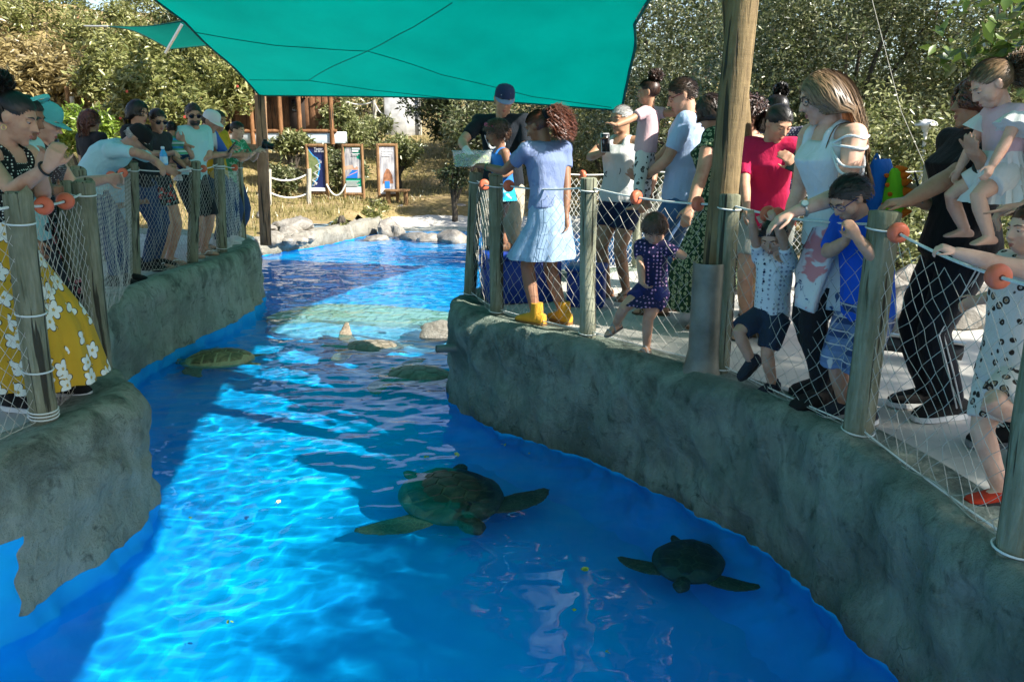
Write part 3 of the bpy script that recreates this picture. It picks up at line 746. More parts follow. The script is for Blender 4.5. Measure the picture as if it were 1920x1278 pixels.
    def limb(s, g, A, B, C, rad, t1=1., inf=0., n=12, t0=0.):
        ps = [A, A.lerp(B, .33), A.lerp(B, .7), B, B.lerp(C, .3), B.lerp(C, .68), C]; rs = [r + inf for r in rad]
        # smooth the joint
        ps[3] = B * .8 + (ps[2] + ps[4]) * .1
        cum = [0, .165, .35, .5, .65, .84, 1.]; P_ = []; Q = []
        ts = [c for c in cum if t0 < c < t1]; ts = [t0] + ts + [t1]
        for t in ts:
            for i in range(6):
                if cum[i] <= t <= cum[i + 1] + 1e-9:
                    q = (t - cum[i]) / (cum[i + 1] - cum[i]); P_.append(ps[i].lerp(ps[i + 1], q)); Q.append(rs[i] + (rs[i + 1] - rs[i]) * q); break
        g.tube(P_, Q, n); return P_, Q
    def hp(s, x, y, z): return s.hc + (s.hx * x + s.hy * y + s.hz * z) * s.hh
    def hrot(s): return Matrix((s.hx, s.hy, s.hz)).transposed()
    def build_body(s):
        g = MB(); H, hh = s.H, s.hh; child = s.sex == 'c'
        g.loft(s.rings(-.13, 1.03))
        g.ell(s.hip - s.sp * .04 * H, (.07 * H * s.fat, .07 * H * s.fat, .06 * H))
        for k, sg in (('L', 1), ('R', -1)):
            S, E, W, hd, pn, curl, point = s.arm[k]
            c = s.spine(.9)[0]
            g.tube([c, c.lerp(S, .6), S], [.04 * H, .037 * H, .033 * H], 12)
            g.ell(S, .036 * H if s.sex != 'f' else .032 * H)
            s.limb(g, S, E, W, s.armr); s.hand(g, W, hd, pn, curl, sg, point)
            J, K, A, fd = s.leg[k]; s.limb(g, J, K, A, s.legr); s.foot(g, A, fd)
        # neck and head
        rm = s.hrot(); nb = s.neck
        g.tube([nb - s.sp2 * .03 * H, nb.lerp(s.hp(0, -.1, -.2), .5), s.hp(0, -.08, -.1)], [(.034 if s.sex == 'f' else .038) * H, (.031 if s.sex == 'f' else .036) * H, .034 * H], 14)
        e = lambda c, r: g.ell(s.hp(*c), [q * hh for q in r], rm, 16, 12)
        e((0, -.05, .13), (.325, .405, .37)); e((0, .09, -.06), (.285, .29, .33)); e((0, .15, -.22), (.225, .22, .25))
        if child: e((.16, .18, -.16), (.15, .14, .14)); e((-.16, .18, -.16), (.15, .14, .14))
        else: e((0, .285, -.415), (.10, .085, .085)); e((0, .1, -.36), (.2, .2, .1))
        e((0, .30, .13), (.235, .08, .06)); e((.155, .24, -.07), (.11, .11, .10)); e((-.155, .24, -.07), (.11, .11, .10))
        ns = 1 if not child else .75
        g.tube([s.hp(0, .34, .10), s.hp(0, .40, .0), s.hp(0, .34 + .125 * ns, -.105), s.hp(0, .36, -.145)], [.035 * hh, .042 * hh, .056 * hh, .03 * hh], 8)
        e((.05, .37, -.115), (.038, .045, .035)); e((-.05, .37, -.115), (.038, .045, .035))
        e((0, .335, -.235), (.105, .055, .032)); e((0, .33, -.285), (.085, .055, .036))
        for sg in (-1, 1): e((sg * .325, -.03, -.01), (.035, .085, .125)); e((sg * .35, -.06, .03), (.025, .06, .08))
        vox = (.0042 if s.near else .0062) * max(H, .9) 
        me = fuse(g, vox, 4, .2 if s.near else .3)
        me.transform(Matrix.Translation(-s.root)); link('body', me, SK[s.skin], s.E)
    def hand(s, g, W, hd, pn, curl, sg, point=False):
        L = s.hl; x = hd.cross(pn).normalized()           # across the palm
        th = x * (-1 if (x.dot(s.f) < 0) else 1)          # thumb side: towards the front
        K = W + hd * L * .5; r = L * .047
        if s.near is False: r *= 1.15
        rs = []
        for (q, w_, t_) in [(-.05, .16, .13), (.15, .2, .14), (.35, .235, .13), (.5, .225, .105)]:
            rs.append(sring(W + hd * L * q, x, pn, w_ * L, t_ * L, 12, 2.6))
        g.loft(rs)
        for i, (o, ln) in enumerate([(.165, .44), (.055, .5), (-.055, .47), (-.165, .37)]):
            c = curl if not (point and i == 0) else .05
            if point and i > 0: c = 1.
            p = W + hd * L * .46 + th * o * L; d = hd.copy() + th * o * .25; pts = [p]; dd = d.normalized()
            for j, fr in enumerate((.45, .32, .23)):
                ang = c * (55, 62, 45)[j]; ax = dd.cross(pn).normalized()
                dd = (Matrix.Rotation(R(-ang), 3, ax) @ dd) if (Matrix.Rotation(R(-ang), 3, ax) @ dd).dot(pn) < dd.dot(pn) - 1e-6 or ang < 1 else (Matrix.Rotation(R(ang), 3, ax) @ dd)
                dd = dd.normalized(); dd = dd
                pts.append(pts[-1] + dd * ln * L * fr)
            g.tube(pts, [r * 1.08, r * 1.05, r * .95, r * .72], 8); g.ell(pts[-1], r * .72, None, 8, 6)
        p = W + hd * L * .12 + th * .15 * L; d1 = (hd * .75 + th * .75 - pn * .25).normalized(); d2 = (hd * .95 + th * .25 - pn * .35 * (curl + .2)).normalized()
        p1 = p + d1 * L * .26; p2 = p1 + d2 * L * .2; p3 = p2 + d2 * L * .13
        g.tube([p, p1, p2, p3], [r * 1.5, r * 1.2, r * 1.05, r * .75], 8)
    def footframe(s, k):
        A, fd = s.leg[k][2], s.leg[k][3]
        u0 = V((0, 0, 1)); sd = u0.cross(fd).normalized(); un = fd.cross(sd).normalized()
        return A, fd, sd, un
    def foot(s, g, A, fd):
        H = s.H; sd = V((0, 0, 1)).cross(fd).normalized(); un = fd.cross(sd).normalized(); an = .042 * H
        rs = []
        for (x, w_, h0, h1) in [(-.046, .016, .006, .03), (-.035, .021, .001, .042), (0, .023, .001, .055), (.035, .0235, .002, .044), (.065, .027, .001, .030), (.085, .028, .001, .022), (.10, .022, .001, .016), (.108, .012, .003, .010)]:
            c = A + fd * x * H - un * (an - (h0 + h1) / 2 * H); rs.append(sring(c, sd, un, w_ * H, (h1 - h0) / 2 * H, 14, 2.6))
        g.loft(rs); g.tube([A + un * .02 * H, A - un * .015 * H], [.0225 * H, .025 * H], 12)
    # --- clothes
    def part(s, name, mb, mat, parent=None, smooth=True):
        return obj(name, mb, mat, parent or s.E, smooth, off=s.root)
    def cloth(s, name, g, mat, vox=None, wr=.006, smooth=3, wscale=7.5, lab=None):
        me = fuse(g, vox or (.009 if s.near else .012), smooth, .42, wr, wscale, seed=rnd.random() * 30)
        me.transform(Matrix.Translation(-s.root)); o = link(name, me, mat, s.E)
        if lab: o['label'] = lab
        return o
    def shirt(s, mat, sleeve=.3, hem=-.04, inf=.012, top=.985, name='shirt', belly=0., flare=.25, bust=0., wr=.0095, sinf=.012, tank=False, extra=None):
        g = MB(); g.loft(s.rings(hem, top if not tank else .9, inf, bust=bust, hemflare=flare, belly=belly))
        for k in ('L', 'R'):
            S, E, W = s.arm[k][:3]; c = s.spine(.9)[0]; H = s.H
            if sleeve > 0:
                g.tube([c, c.lerp(S, .55), S], [.045 * H + inf, .04 * H + inf, .037 * H + inf], 12); g.ell(S, .036 * H + inf)
                P_, Q = s.limb(g, S, E, W, s.armr, sleeve, sinf)
            elif tank:
                cc = s.spine(.96)[0]; d = (S - c) * .42
                for sd in (-1, 1):
                    y = s.spine(.9)[3] * sd
                    pass
                a0 = s.spine(.84); y = a0[3]
                pf = a0[0] + d + y * (.055 * H); pb = a0[0] + d - y * (.05 * H); pt = s.spine(1.0)[0] + d * 1.05
                g.tube(catmull([pf, pf.lerp(pt, .6) + y * .02 * H, pt, pb.lerp(pt, .6) - y * .02 * H, pb], 4), .016 * H, 8, flat=(1, .7))
        if extra: extra(g)
        return s.cloth(name, g, mat, wr=wr)
    def pants(s, mat, leg=1., inf=.014, top=.12, name='trousers', wide=0., wr=.009):
        g = MB(); g.loft(s.rings(-.13, top, inf)); H = s.H
        g.ell(s.hip - s.sp * .045 * H, (.066 * H * s.fat + inf, .066 * H * s.fat + inf, .06 * H))
        for k in ('L', 'R'):
            J, K, A, fd = s.leg[k]; rad = list(s.legr)
            if wide: rad = [r + wide * H * i / 6 for i, r in enumerate(rad)]
            s.limb(g, J, K, A, rad, leg, inf, 14)
        return s.cloth(name, g, mat, wr=wr)
    def skirt(s, mat, t_top=.3, z_hem=None, flare=.12, name='skirt', folds=9, amp=.06, front=0., follow=True):
        n = 72; g = MB(); H = s.H; K = (s.leg['L'][1] + s.leg['R'][1]) * .5; An = (s.leg['L'][2] + s.leg['R'][2]) * .5
        zt = s.spine(t_top)[0]; rings = []; w0 = np.interp(t_top, [q[0] for q in BW[s.sex]], [q[1] for q in BW[s.sex]]) * H * s.fat + .012
        d0 = np.interp(t_top, [q[0] for q in BW[s.sex]], [q[2] for q in BW[s.sex]]) * H * s.fat + .012
        hz = z_hem if z_hem is not None else K.z
        for i in range(15):
            t = i / 14; z = zt.z + (hz - zt.z) * t
            hipz = s.hip.z - .03 * H
            c = zt.lerp(s.hip, min(1, (zt.z - z) / max(zt.z - hipz, .01))) if z > hipz else (s.hip.lerp(K, min(1, (hipz - z) / max(hipz - K.z, .01)) * .9) if follow else s.hip.copy())
            c = V((c.x, c.y, z)); hipk = min(1, (zt.z - z) / max(zt.z - hipz, .01))
            ww = w0 + (.105 * H * s.fat + .015 - w0) * hipk; dd = d0 + (.082 * H * s.fat + .018 - d0) * hipk
            e = max(0, (hipz - z)) ; ww += flare * e * 1.3; dd += flare * e * 1.5
            rr = []
            for k in range(n):
                a = 2 * math.pi * k / n; m = 1 + amp * t * math.sin(folds * a + 1.3 * math.sin(2 * a + s.H * 9)) + amp * .4 * t * math.sin(folds * 2.3 * a + 2)
                rr.append(c + s.l * math.cos(a) * ww * m + s.f * (math.sin(a) * dd * m + front * e))
            rings.append(rr)
        inner = [[c_ + (V((sum(q.x for q in r_) / n, sum(q.y for q in r_) / n, c_.z)) - c_) * .05 for c_ in r_] for r_ in reversed(rings[8:])]
        g.loft(rings + inner, True); return s.part(name, g, mat)
    def shoes(s, kind, mat, sole, lace=None):
        H = s.H
        for k in ('L', 'R'):
            A, fd, sd, un = s.footframe(k); an = .042 * H; base = A - un * an
            if kind in ('sneaker', 'boot', 'slipon', 'flat'):
                tops = {'sneaker': .075, 'boot': .105, 'slipon': .064, 'flat': .05}[kind]
                g = MB(); rs = []
                for (x, w_, h) in [(-.056, .014, .045), (-.05, .022, .052), (-.02, .0275, .06), (.02, .0285, .058), (.05, .031, .046), (.08, .033, .036), (.105, .029, .028), (.122, .017, .02)]:
                    h_ = h * (1 if kind != 'flat' else .72); rs.append(sring(base + fd * x * H + un * (h_ / 2 + .004) * H, sd, un, w_ * H, (h_ / 2) * H, 16, 3))
                g.loft(rs)
                if tops > .06: g.tube([base + un * .03 * H - fd * .008 * H, base + un * tops * H - fd * .006 * H], [.0315 * H, .029 * H], 14)
                o = s.part('shoe', g, mat)
                g = MB(); 
                outl = [(-.06, .012), (-.05, .024), (-.02, .029), (.03, .029), (.07, .0345), (.1, .032), (.12, .02), (.127, .008)]
                pr = [base + fd * x * H + sd * w_ * H for x, w_ in outl] + [base + fd * x * H - sd * w_ * H for x, w_ in reversed(outl)]
                g.loft([[p - un * .004 * H for p in pr], [p + un * .012 * H for p in pr]]); so = s.part('sole', g, sole, o, smooth=False)
                if lace is not None and kind != 'flat':
                    g = MB()
                    for q in (.03, .045, .06): g.tube([base + fd * q * H + sd * .018 * H + un * .055 * H, base + fd * (q + .004) * H + un * (.067 - (q - .03) * .5) * H, base + fd * q * H - sd * .018 * H + un * .055 * H], .003 * H, 5)
                    s.part('lace', g, lace, o)
            else:
                outl = [(-.052, .012), (-.04, .023), (0, .025), (.05, .028), (.08, .031), (.1, .026), (.114, .012)]
                pr = [base + fd * x * H + sd * w_ * H for x, w_ in outl] + [base + fd * x * H - sd * w_ * H for x, w_ in reversed(outl)]
                g = MB(); g.loft([[p - un * .006 * H for p in pr], [p + un * .003 * H for p in pr]]); o = s.part('sandal', g, sole, smooth=False)
                g = MB()
                if kind == 'flip': lst = [[(.075, 0, .022), (.045, .024, .03), (.02, .027, .008)], [(.075, 0, .022), (.045, -.024, .03), (.02, -.027, .008)]]
                else: lst = [[(.075, .031, .006), (.07, .0, .036), (.065, -.031, .006)], [(.035, .028, .006), (.025, .0, .056), (.035, -.028, .006)], [(-.01, .026, .03), (-.05, .0, .04), (-.01, -.026, .03), (.015, 0, .066), (-.01, .026, .03)]]
                for q in lst: g.tube(catmull([base + (fd * x + sd * y + un * z) * H for x, y, z in q], 5), .0045 * H if kind == 'flip' else .006 * H, 6, flat=(1, 1.6))
                s.part('strap', g, mat, o)
    # --- face, hair, headgear
    def face(s, brow='dark', eyes=True, lips=True):
        rm = s.hrot(); hh = s.hh
        for sg in (-1, 1):
            if eyes:
                g = MB(); g.ell(s.hp(sg * .135, .318, .035), [.062 * hh, .04 * hh, .03 * hh], rm, 12, 8); o = s.part('eye', g, m_eye)
                g = MB(); g.ell(s.hp(sg * .135, .343, .024), [.031 * hh, .018 * hh, .024 * hh], rm, 10, 6); s.part('iris', g, m_iris, o)
                g = MB(); g.ell(s.hp(sg * .135, .314, .054), [.08 * hh, .056 * hh, .034 * hh], rm, 12, 8); s.part('eyelid', g, SK[s.skin])
            g = MB(); g.tube([s.hp(sg * .06, .385, .115), s.hp(sg * .13, .375, .14), s.hp(sg * .21, .315, .125)], [.013 * hh, .016 * hh, .008 * hh], 6, flat=(1, 1)); s.part('eyebrow', g, HM[brow])
        if lips:
            g = MB(); g.tube([s.hp(-.085, .335, -.255), s.hp(-.03, .386, -.245), s.hp(.03, .386, -.245), s.hp(.085, .335, -.255)], [.008 * hh, .022 * hh, .022 * hh, .008 * hh], 6)
            g.tube([s.hp(-.07, .335, -.275), s.hp(0, .384, -.285), s.hp(.07, .335, -.275)], [.008 * hh, .026 * hh, .008 * hh], 6); s.part('mouth', g, m_lip)
    def clear(s, p):                            # keep hair outside neck, back and shoulders
        if p.z > s.neck.z + .05 * s.H: return p
        t = max(0, min(.97, (p - s.hip).dot(s.sp) / s.tl)); c, ax, x, y = s.spine(t); tb = BW[s.sex]
        w_ = (np.interp(t, [q[0] for q in tb], [q[1] for q in tb]) * s.fat + .012) * s.H + .02; d = (np.interp(t, [q[0] for q in tb], [q[2] for q in tb]) * s.fat) * s.H + .03
        lx, ly = (p - c).dot(x), (p - c).dot(y)
        if abs(lx) < w_:
            m = d * math.sqrt(max(0, 1 - (lx / w_) ** 2))
            if abs(ly) < m: return p + y * ((m if ly > .35 * m else -m) - ly)
        return p
    def scalp(s, u, v, k=1.06):
        return V((.325 * k * math.cos(u) * math.sin(v), -.05 + .405 * k * math.sin(u) * math.sin(v), .13 + .37 * k * math.cos(v)))
    def hair(s, style, col, n=None, L=.5, curl=0., tie=None, vol=1.06, wid=None, cap=True, front=-.11, bunr=.26, below=9.):
        hh = s.hh; r_ = random.Random(int(s.H * 1000) + int(abs(s.root.x) * 777)); mat = HM[col]
        n = int((n or 620) * 1.7) if s.near else (n or 260); wid = (wid or (.011 if s.near else .017)) * hh * (.66 if s.near else 1)
        keep = lambda p: p.z < below and (p.z - 1.15 * p.y > front) and p.z > -.24 and not (abs(p.x) > .24 and p.z < .1 and p.y > -.02)
        g = MB(); hc = s.hp(0, -.05, .1)
        def strand(pts, ww):                    # a thin ribbon facing outwards
            vs = []; m = len(pts)
            for i, p in enumerate(pts):
                t = pts[min(i + 1, m - 1)] - pts[max(i - 1, 0)]; x = t.cross(p - hc)
                x = x.normalized() if x.length > 1e-9 else V((1, 0, 0)); o = (p - hc).normalized() * ww[i] * .5
                vs += [p - x * ww[i] * 1.15, p + x * ww[i] * 1.15 + o]
            g.add(vs, [(2 * i, 2 * i + 1, 2 * i + 3, 2 * i + 2) for i in range(m - 1)])
        if cap:
            nu, nv = 40, 24; idx = {}; vs = []
            kk = .985 * vol / 1.06 if vol < 1.12 else vol * .95
            for i in range(nv + 1):
                for j in range(nu):
                    v = math.pi * .82 * i / nv; u = 2 * math.pi * j / nu; p = s.scalp(u, v, kk * (1.02 + .02 * noise.noise((j * .9, i * .25, 3)))); vs.append(p); idx[i, j] = len(vs) - 1
            fs = []
            for i in range(nv):
                for j in range(nu):
                    q = [idx[i, j], idx[i + 1, j], idx[i + 1, (j + 1) % nu], idx[i, (j + 1) % nu]]
                    if all(keep(vs[t]) for t in q): fs.append(q)
            g.add([s.hp(*p) for p in vs], fs)
        up = V((0, 0, 1)); down = Matrix((s.hx, s.hy, s.hz)) @ V((0, 0, -1))     # gravity in head space
        tie = V(tie) if tie else None
        c0 = V((0, -.05, .13))
        def push(p, k):                         # keep outside the skull
            q = p - c0; e = math.sqrt((q.x / .325) ** 2 + (q.y / .405) ** 2 + (q.z / .37) ** 2)
            return c0 + q * (k / e) if e < k else p
        cnt = 0
        while cnt < n:
            u = r_.random() * 2 * math.pi; v = math.acos(1 - 1.75 * r_.random()); p = s.scalp(u, v, 1.03)
            if not keep(p): continue
            cnt += 1; k = vol * (1 + .05 * r_.random()); pts = [p]; seg = 8
            if style == 'short':
                d = (V((p.x * .6, p.y - .25, p.z - .1)).normalized() * .6 + V((0, -.6, -.5)) + V((r_.uniform(-.3, .3), r_.uniform(-.3, .3), r_.uniform(-.2, .3)))).normalized()
                ln = L * r_.uniform(.6, 1.2)
                for i in range(4): pts.append(push(pts[-1] + d * ln / 4, k)); d = (d + down * .15).normalized()
            elif style == 'afro':
                d = (p - c0).normalized(); ln = L * r_.uniform(.5, 1.1); ph = r_.random() * 6; a1 = d.orthogonal().normalized(); a2 = d.cross(a1)
                for i in range(1, 10):
                    t = i / 9; pts.append(p + d * ln * t + (a1 * math.cos(ph + t * 9) + a2 * math.sin(ph + t * 9)) * .045 + down * .08 * t * t)
            elif style in ('tied', 'bun', 'tail'):
                for i in range(1, 7):
                    t = i / 6; q = p.lerp(tie, t); pts.append(push(q, k * (1 - .02 * t)))
                if style == 'tail':
                    out_ = (tie - c0).normalized(); q = tie.copy(); d = (out_ * .9 + V((r_.uniform(-1, 1), r_.uniform(-.6, .6), r_.uniform(-.4, .7))) * .55).normalized(); ln = L * r_.uniform(.7, 1.1); ph = r_.random() * 6
                    m = 12
                    for i in range(1, m + 1):
                        d = (d + down * (.16 + .25 * i / m)).normalized(); q = q + d * ln / m
                        a1 = d.orthogonal().normalized(); a2 = d.cross(a1)
                        pts.append(push(q + (a1 * math.cos(ph + i * 1.5) + a2 * math.sin(ph + i * 1.5)) * curl, 1.02))
            elif style == 'long':
                sg = 1 if p.x >= 0 else -1; d = V((sg * .5, -.5, .0)) + (p - c0).normalized() * .3
                ln = L * r_.uniform(.82, 1.08); m = 16; q = p.copy(); ph = r_.random() * 6; d = d.normalized()
                for i in range(m):
                    tgt = down * 1.0 + V((0, -.25, 0)) * (1 if i < 7 else 0)
                    d = (d * .62 + tgt.normalized() * .38).normalized(); q = push(q + d * ln / m, k)
                    if q.z < -.1 and q.y > -.12: q.y += (-.14 - q.y) * .35
                    if q.z < -.35 : q.x *= .985; q.y = min(q.y, -.30)
                    a1 = V((1, 0, 0)); pts.append(q + V((math.sin(ph + i * .9), math.cos(ph + i * .9), 0)) * curl * min(1, i / 6))
            pts = [s.clear(s.hp(*q)) for q in pts]; ww = [wid] * (len(pts) - 1) + [wid * .35]; ww[0] = wid * .8
            strand(pts, ww)
        if style == 'bun':
            for i in range(n // 3):
                a = V((r_.gauss(0, 1), r_.gauss(0, 1), r_.gauss(0, 1))).normalized(); ax = V((r_.gauss(0, 1), r_.gauss(0, 1), r_.gauss(0, 1))).normalized(); bc = tie + (tie - c0).normalized() * bunr * .55
                rr = bunr * r_.uniform(.7, 1.); pts = []
                for j in range(8):
                    q = Matrix.Rotation(j * .32, 3, ax) @ a; wob = curl * V((math.sin(j * 2.1 + i), math.cos(j * 1.7 + i), math.sin(j * 2.6)))
                    pts.append(s.hp(*(bc + q * rr + wob)))
                strand(pts, [wid] * len(pts))
            g.ell(s.hp(*(tie + (tie - c0).normalized() * bunr * .55)), bunr * .82 * hh, None, 14, 10)
        return obj('hair', g, mat, s.E, True, off=s.root, fix=False)
    def cap(s, mat, brim=None, back=False, logo=None):
        g = MB(); n = 28; rs = []; hh = s.hh
        for (k, z) in [(1.075, .1), (1.09, .16), (1.08, .26), (1.0, .38), (.8, .48), (.5, .535), (.15, .555)]:
            rs.append([s.hp(.325 * k * math.cos(a), -.05 + .405 * k * math.sin(a), z + .03 * math.sin(a)) for a in [2 * math.pi * j / n for j in range(n)]])
        g.loft(rs); o = s.part('cap', g, mat)
        g = MB(); r1 = []; r2 = []
        for j in range(15):
            a = R(20 + 140 * j / 14); x = .34 * math.cos(a); y = -.05 + .43 * math.sin(a)
            r1.append((x, y, .14)); q = math.sin(R(180 * j / 14)); r2.append((x * 1.06, y + .30 * q ** .7, .14 - .05 * q - .05 * (x / .34) ** 2))
        top = [[s.hp(*p) for p in r] for r in (r1, r2)]; bot = [[s.hp(p[0], p[1], p[2] - .025) for p in r] for r in (r2, r1)]
        g.loft(top + bot + [top[0]], False, False); s.part('brim', g, brim or mat, o)
        g = MB(); g.ell(s.hp(0, -.05, .56), .025 * hh); s.part('button', g, brim or mat, o)
        return o
    def glasses(s, dark=False, frame=None, y=.385, big=1.):
        g = MB(); hh = s.hh; fm = frame or m_frame; n = 18; rm = s.hrot()
        for sg in (-1, 1):
            c = (sg * .15, y, .03); ring = [s.hp(c[0] + .115 * big * math.cos(a), y - .05 * (abs(c[0] + .1 * math.cos(a)) / .25) ** 2, c[2] + .085 * big * math.sin(a)) for a in [2 * math.pi * k / n for k in range(n + 1)]]
            g.tube(ring, .0075 * hh, 5)
            g.tube([s.hp(sg * .262 * big, y - .06, .05), s.hp(sg * .345, .1, .06), s.hp(sg * .355, -.08, .045)], .011 * hh, 5)
        g.tube([s.hp(-.045, y, .045), s.hp(0, y + .012, .06), s.hp(.045, y, .045)], .011 * hh, 5)
        o = s.part('sunglasses' if dark else 'glasses', g, fm)
        for sg in (-1, 1):
            g = MB(); g.ell(s.hp(sg * .15, y - .02, .03), [.112 * big * hh, .014 * hh, .083 * big * hh], Matrix.Rotation(0, 3, 'X') @ rm, 16, 8)
            if dark: s.part('lens', g, m_lens, o)
        return o
    def band(s, mat, name='headband', z=.27, w=.03, tilt=.25):
        g = MB(); n = 32
        g.tube([s.hp(.325 * 1.09 * math.cos(a) * .97, -.05 + .405 * 1.09 * math.sin(a) * .97, z + tilt * math.sin(a)) for a in [2 * math.pi * k / n for k in range(n + 1)]], w * s.hh, 6, flat=(1.4, .5)); return s.part(name, g, mat)
    def cuff(s, name, k, mat, t=.06, r=1.25, w=.006, dial=None):
        S, E, W = s.arm[k][:3]; d = (W - E).normalized(); c = W - d * t * s.H; q = d.orthogonal().normalized(); q2 = d.cross(q); rad = s.armr[6] * r
        g = MB(); g.tube([c + (q * math.cos(a) + q2 * math.sin(a)) * rad for a in [2 * math.pi * j / 18 for j in range(19)]], w, 6, flat=(1, 1)); o = s.part(name, g, mat)
        if dial is not None:
            dirn, m1, m2 = dial; u = V(dirn); u = (u - d * u.dot(d)).normalized()
            g = MB(); g.tube([c + u * rad * .9, c + u * (rad + .009)], .0175, 20); s.part('watch_case', g, m1, o)
            g = MB(); g.tube([c + u * (rad + .0085), c + u * (rad + .0105)], .0145, 20); s.part('dial', g, m2, o)
        return o
# ---------------------------------------------------------------- people of the scene
m_rubber = M('rubber_sole', (.62, .62, .6), (.7, .7, .68), 20, .7); m_rubber_b = M('rubber_black', (.015, .015, .016), rough=.6)
black = clothmat('cloth_black', (.012, .012, .014)); denim = clothmat('cloth_jeans', (.03, .055, .12)); navy = clothmat('cloth_navy', (.012, .02, .055))
white = clothmat('cloth_white', (.62, .63, .62)); blackshoe = clothmat('shoe_black', (.012, .012, .012)); whiteshoe = clothmat('shoe_white', (.6, .6, .58))
leather = M('leather_brown', (.10, .05, .025), (.16, .08, .04), 20, .6)
# ===== right side
p = Person('woman seen from behind in faded blue tee and denim skirt at the fence', (.27, 6.05, 0), 128, 1.55, 'f', 'brown', lean=6, head=150, pitch=24, twist=-12,
           hands={'L': dict(t=aty(912, 312, 6.35), d=(-1, .3, .1), n=(0, 0, -1), pole=(0, -.4, -1), curl=.5), 'R': dict(t=aty(1062, 440, 5.95), curl=.4)}, feet={'L': dict(out=.06, fwd=.02), 'R': dict(out=.065, fwd=-.04)})
p.shirt(clothmat('tee_faded_blue', (.16, .21, .36), (.2, .25, .4), 'blotch', 6), .26, .12, .014)
p.skirt(clothmat('skirt_denim', (.25, .36, .50), (.30, .42, .56), 'blotch', 5), .24, .49, .26, folds=8, amp=.05)
p.shoes('boot', clothmat('boot_yellow', (.55, .29, .03)), M('boot_sole', (.2, .1, .03), rough=.8), m_rope)
p.hair('tail', 'auburn', 1300, 1.25, .10, tie=(0, -.48, .2), wid=.013); p.face('dark', True, True)
g = MB(); g.ell(p.hp(0, -.5, .22), .05, None); p.part('hair_tie', g, black)
p.cuff('bracelet', 'L', M('bracelet_green', (.03, .15, .1), rough=.5), .015, 1.3, .004)

p = Person('man in navy cap and black tee with white emblem leaning over the tub', (-.08, 7.72, 0), 262, 1.80, 'm', 'tan', lean=4, head=275, pitch=20, roll=-6, fat=1.04,
           hands={'R': dict(t=aty(876, 283, 7.25), d=(.55, -.5, -.6), n=(0, -.3, -1), pole=(-1, .3, -.35), curl=.35), 'L': dict(t=aty(948, 305, 7.3), d=(-.5, -.6, -.1), n=(.4, -.4, -1), pole=(1, .4, -.6), curl=.8)})
p.shirt(clothmat('tee_black', (.012, .016, .022)), .36, -.1, .016); p.pants(clothmat('trousers_beige', (.38, .33, .25)), .97, wide=.006); p.shoes('sneaker', blackshoe, m_rubber)
capb = clothmat('cap_navy', (.025, .04, .10)); 
co_ = p.cap(capb, clothmat('cap_brim_blue', (.22, .26, .42))); p.hair('short', 'dark', 200, .1, below=.08); p.face('dark')
p.E['label'] = 'man in navy cap and black tee with white emblem beside the plastic tub'
def plate(name, c, u, v, shapes, mat, parent, off):        # flat printed marks laid on cloth: polylines in (u, v)
    g = MB(); n = u.cross(v).normalized()
    for pts, w_ in shapes: g.tube([c + u * a + v * b_ + n * .004 for a, b_ in pts], w_, 5, flat=(1, 1))
    return obj(name, g, mat, parent, off=off)
m_print = clothmat('print_white', (.72, .72, .7)); m_print_t = clothmat('print_teal', (.2, .5, .45))
cc, ax, x, y = p.spine(.66); fr = cc + y * (.064 * 1.8 + .024)
def arc(cx, cy_, r, a0, a1, n=10): return [(cx + r * math.cos(R(a0 + (a1 - a0) * k / n)), cy_ + r * math.sin(R(a0 + (a1 - a0) * k / n))) for k in range(n + 1)]
plate('printed_emblem', fr - x * .03, -x, ax, [(arc(-.035, .035, .03, 30, 330), .011), (arc(.035, .035, .03, -150, 150), .011), (arc(-.03, -.02, .035, 150, 380), .011), (arc(.04, -.02, .035, 150, 400), .011)] +
      [([(-.085 + k * .022, -.075), (-.072 + k * .022, -.075)], .006) for k in range(8)] + [([(-.05 + k * .022, -.1), (-.037 + k * .022, -.1)], .006) for k in range(6)], m_print, p.E, p.root)
cc, ax, x, y = p.spine(.88); plate('printed_badge', cc + y * (.060 * 1.8 + .012) - x * .095, -x, ax, [([(-.012, .008), (.012, .008)], .005), ([(-.012, -.004), (.012, -.004)], .005), ([(-.025, -.018), (.025, -.018)], .003)], m_print_t, p.E, p.root)
g = MB()
for k in range(16): g.ell(p.hp(rnd.uniform(-.17, .17), .335 - rnd.uniform(0, .06), rnd.uniform(.24, .40)), [.03 * p.hh, .02 * p.hh, .016 * p.hh], p.hrot(), 6, 4)
obj('cap_lettering', g, m_print, co_, off=p.root)
for k in ('L', 'R'):          # thin white gloves
    S, E, W, hd, pn, cu, pt = p.arm[k]; g = MB(); q = p.near; p.hl *= 1.06; p.hand(g, W, hd, pn, cu, 1); g.tube([W - hd * .035, W + hd * .02], [.034, .03], 12); p.hl /= 1.06
    p.cloth('glove', g, white, .0055, .0015, 2)
def on(g): pass

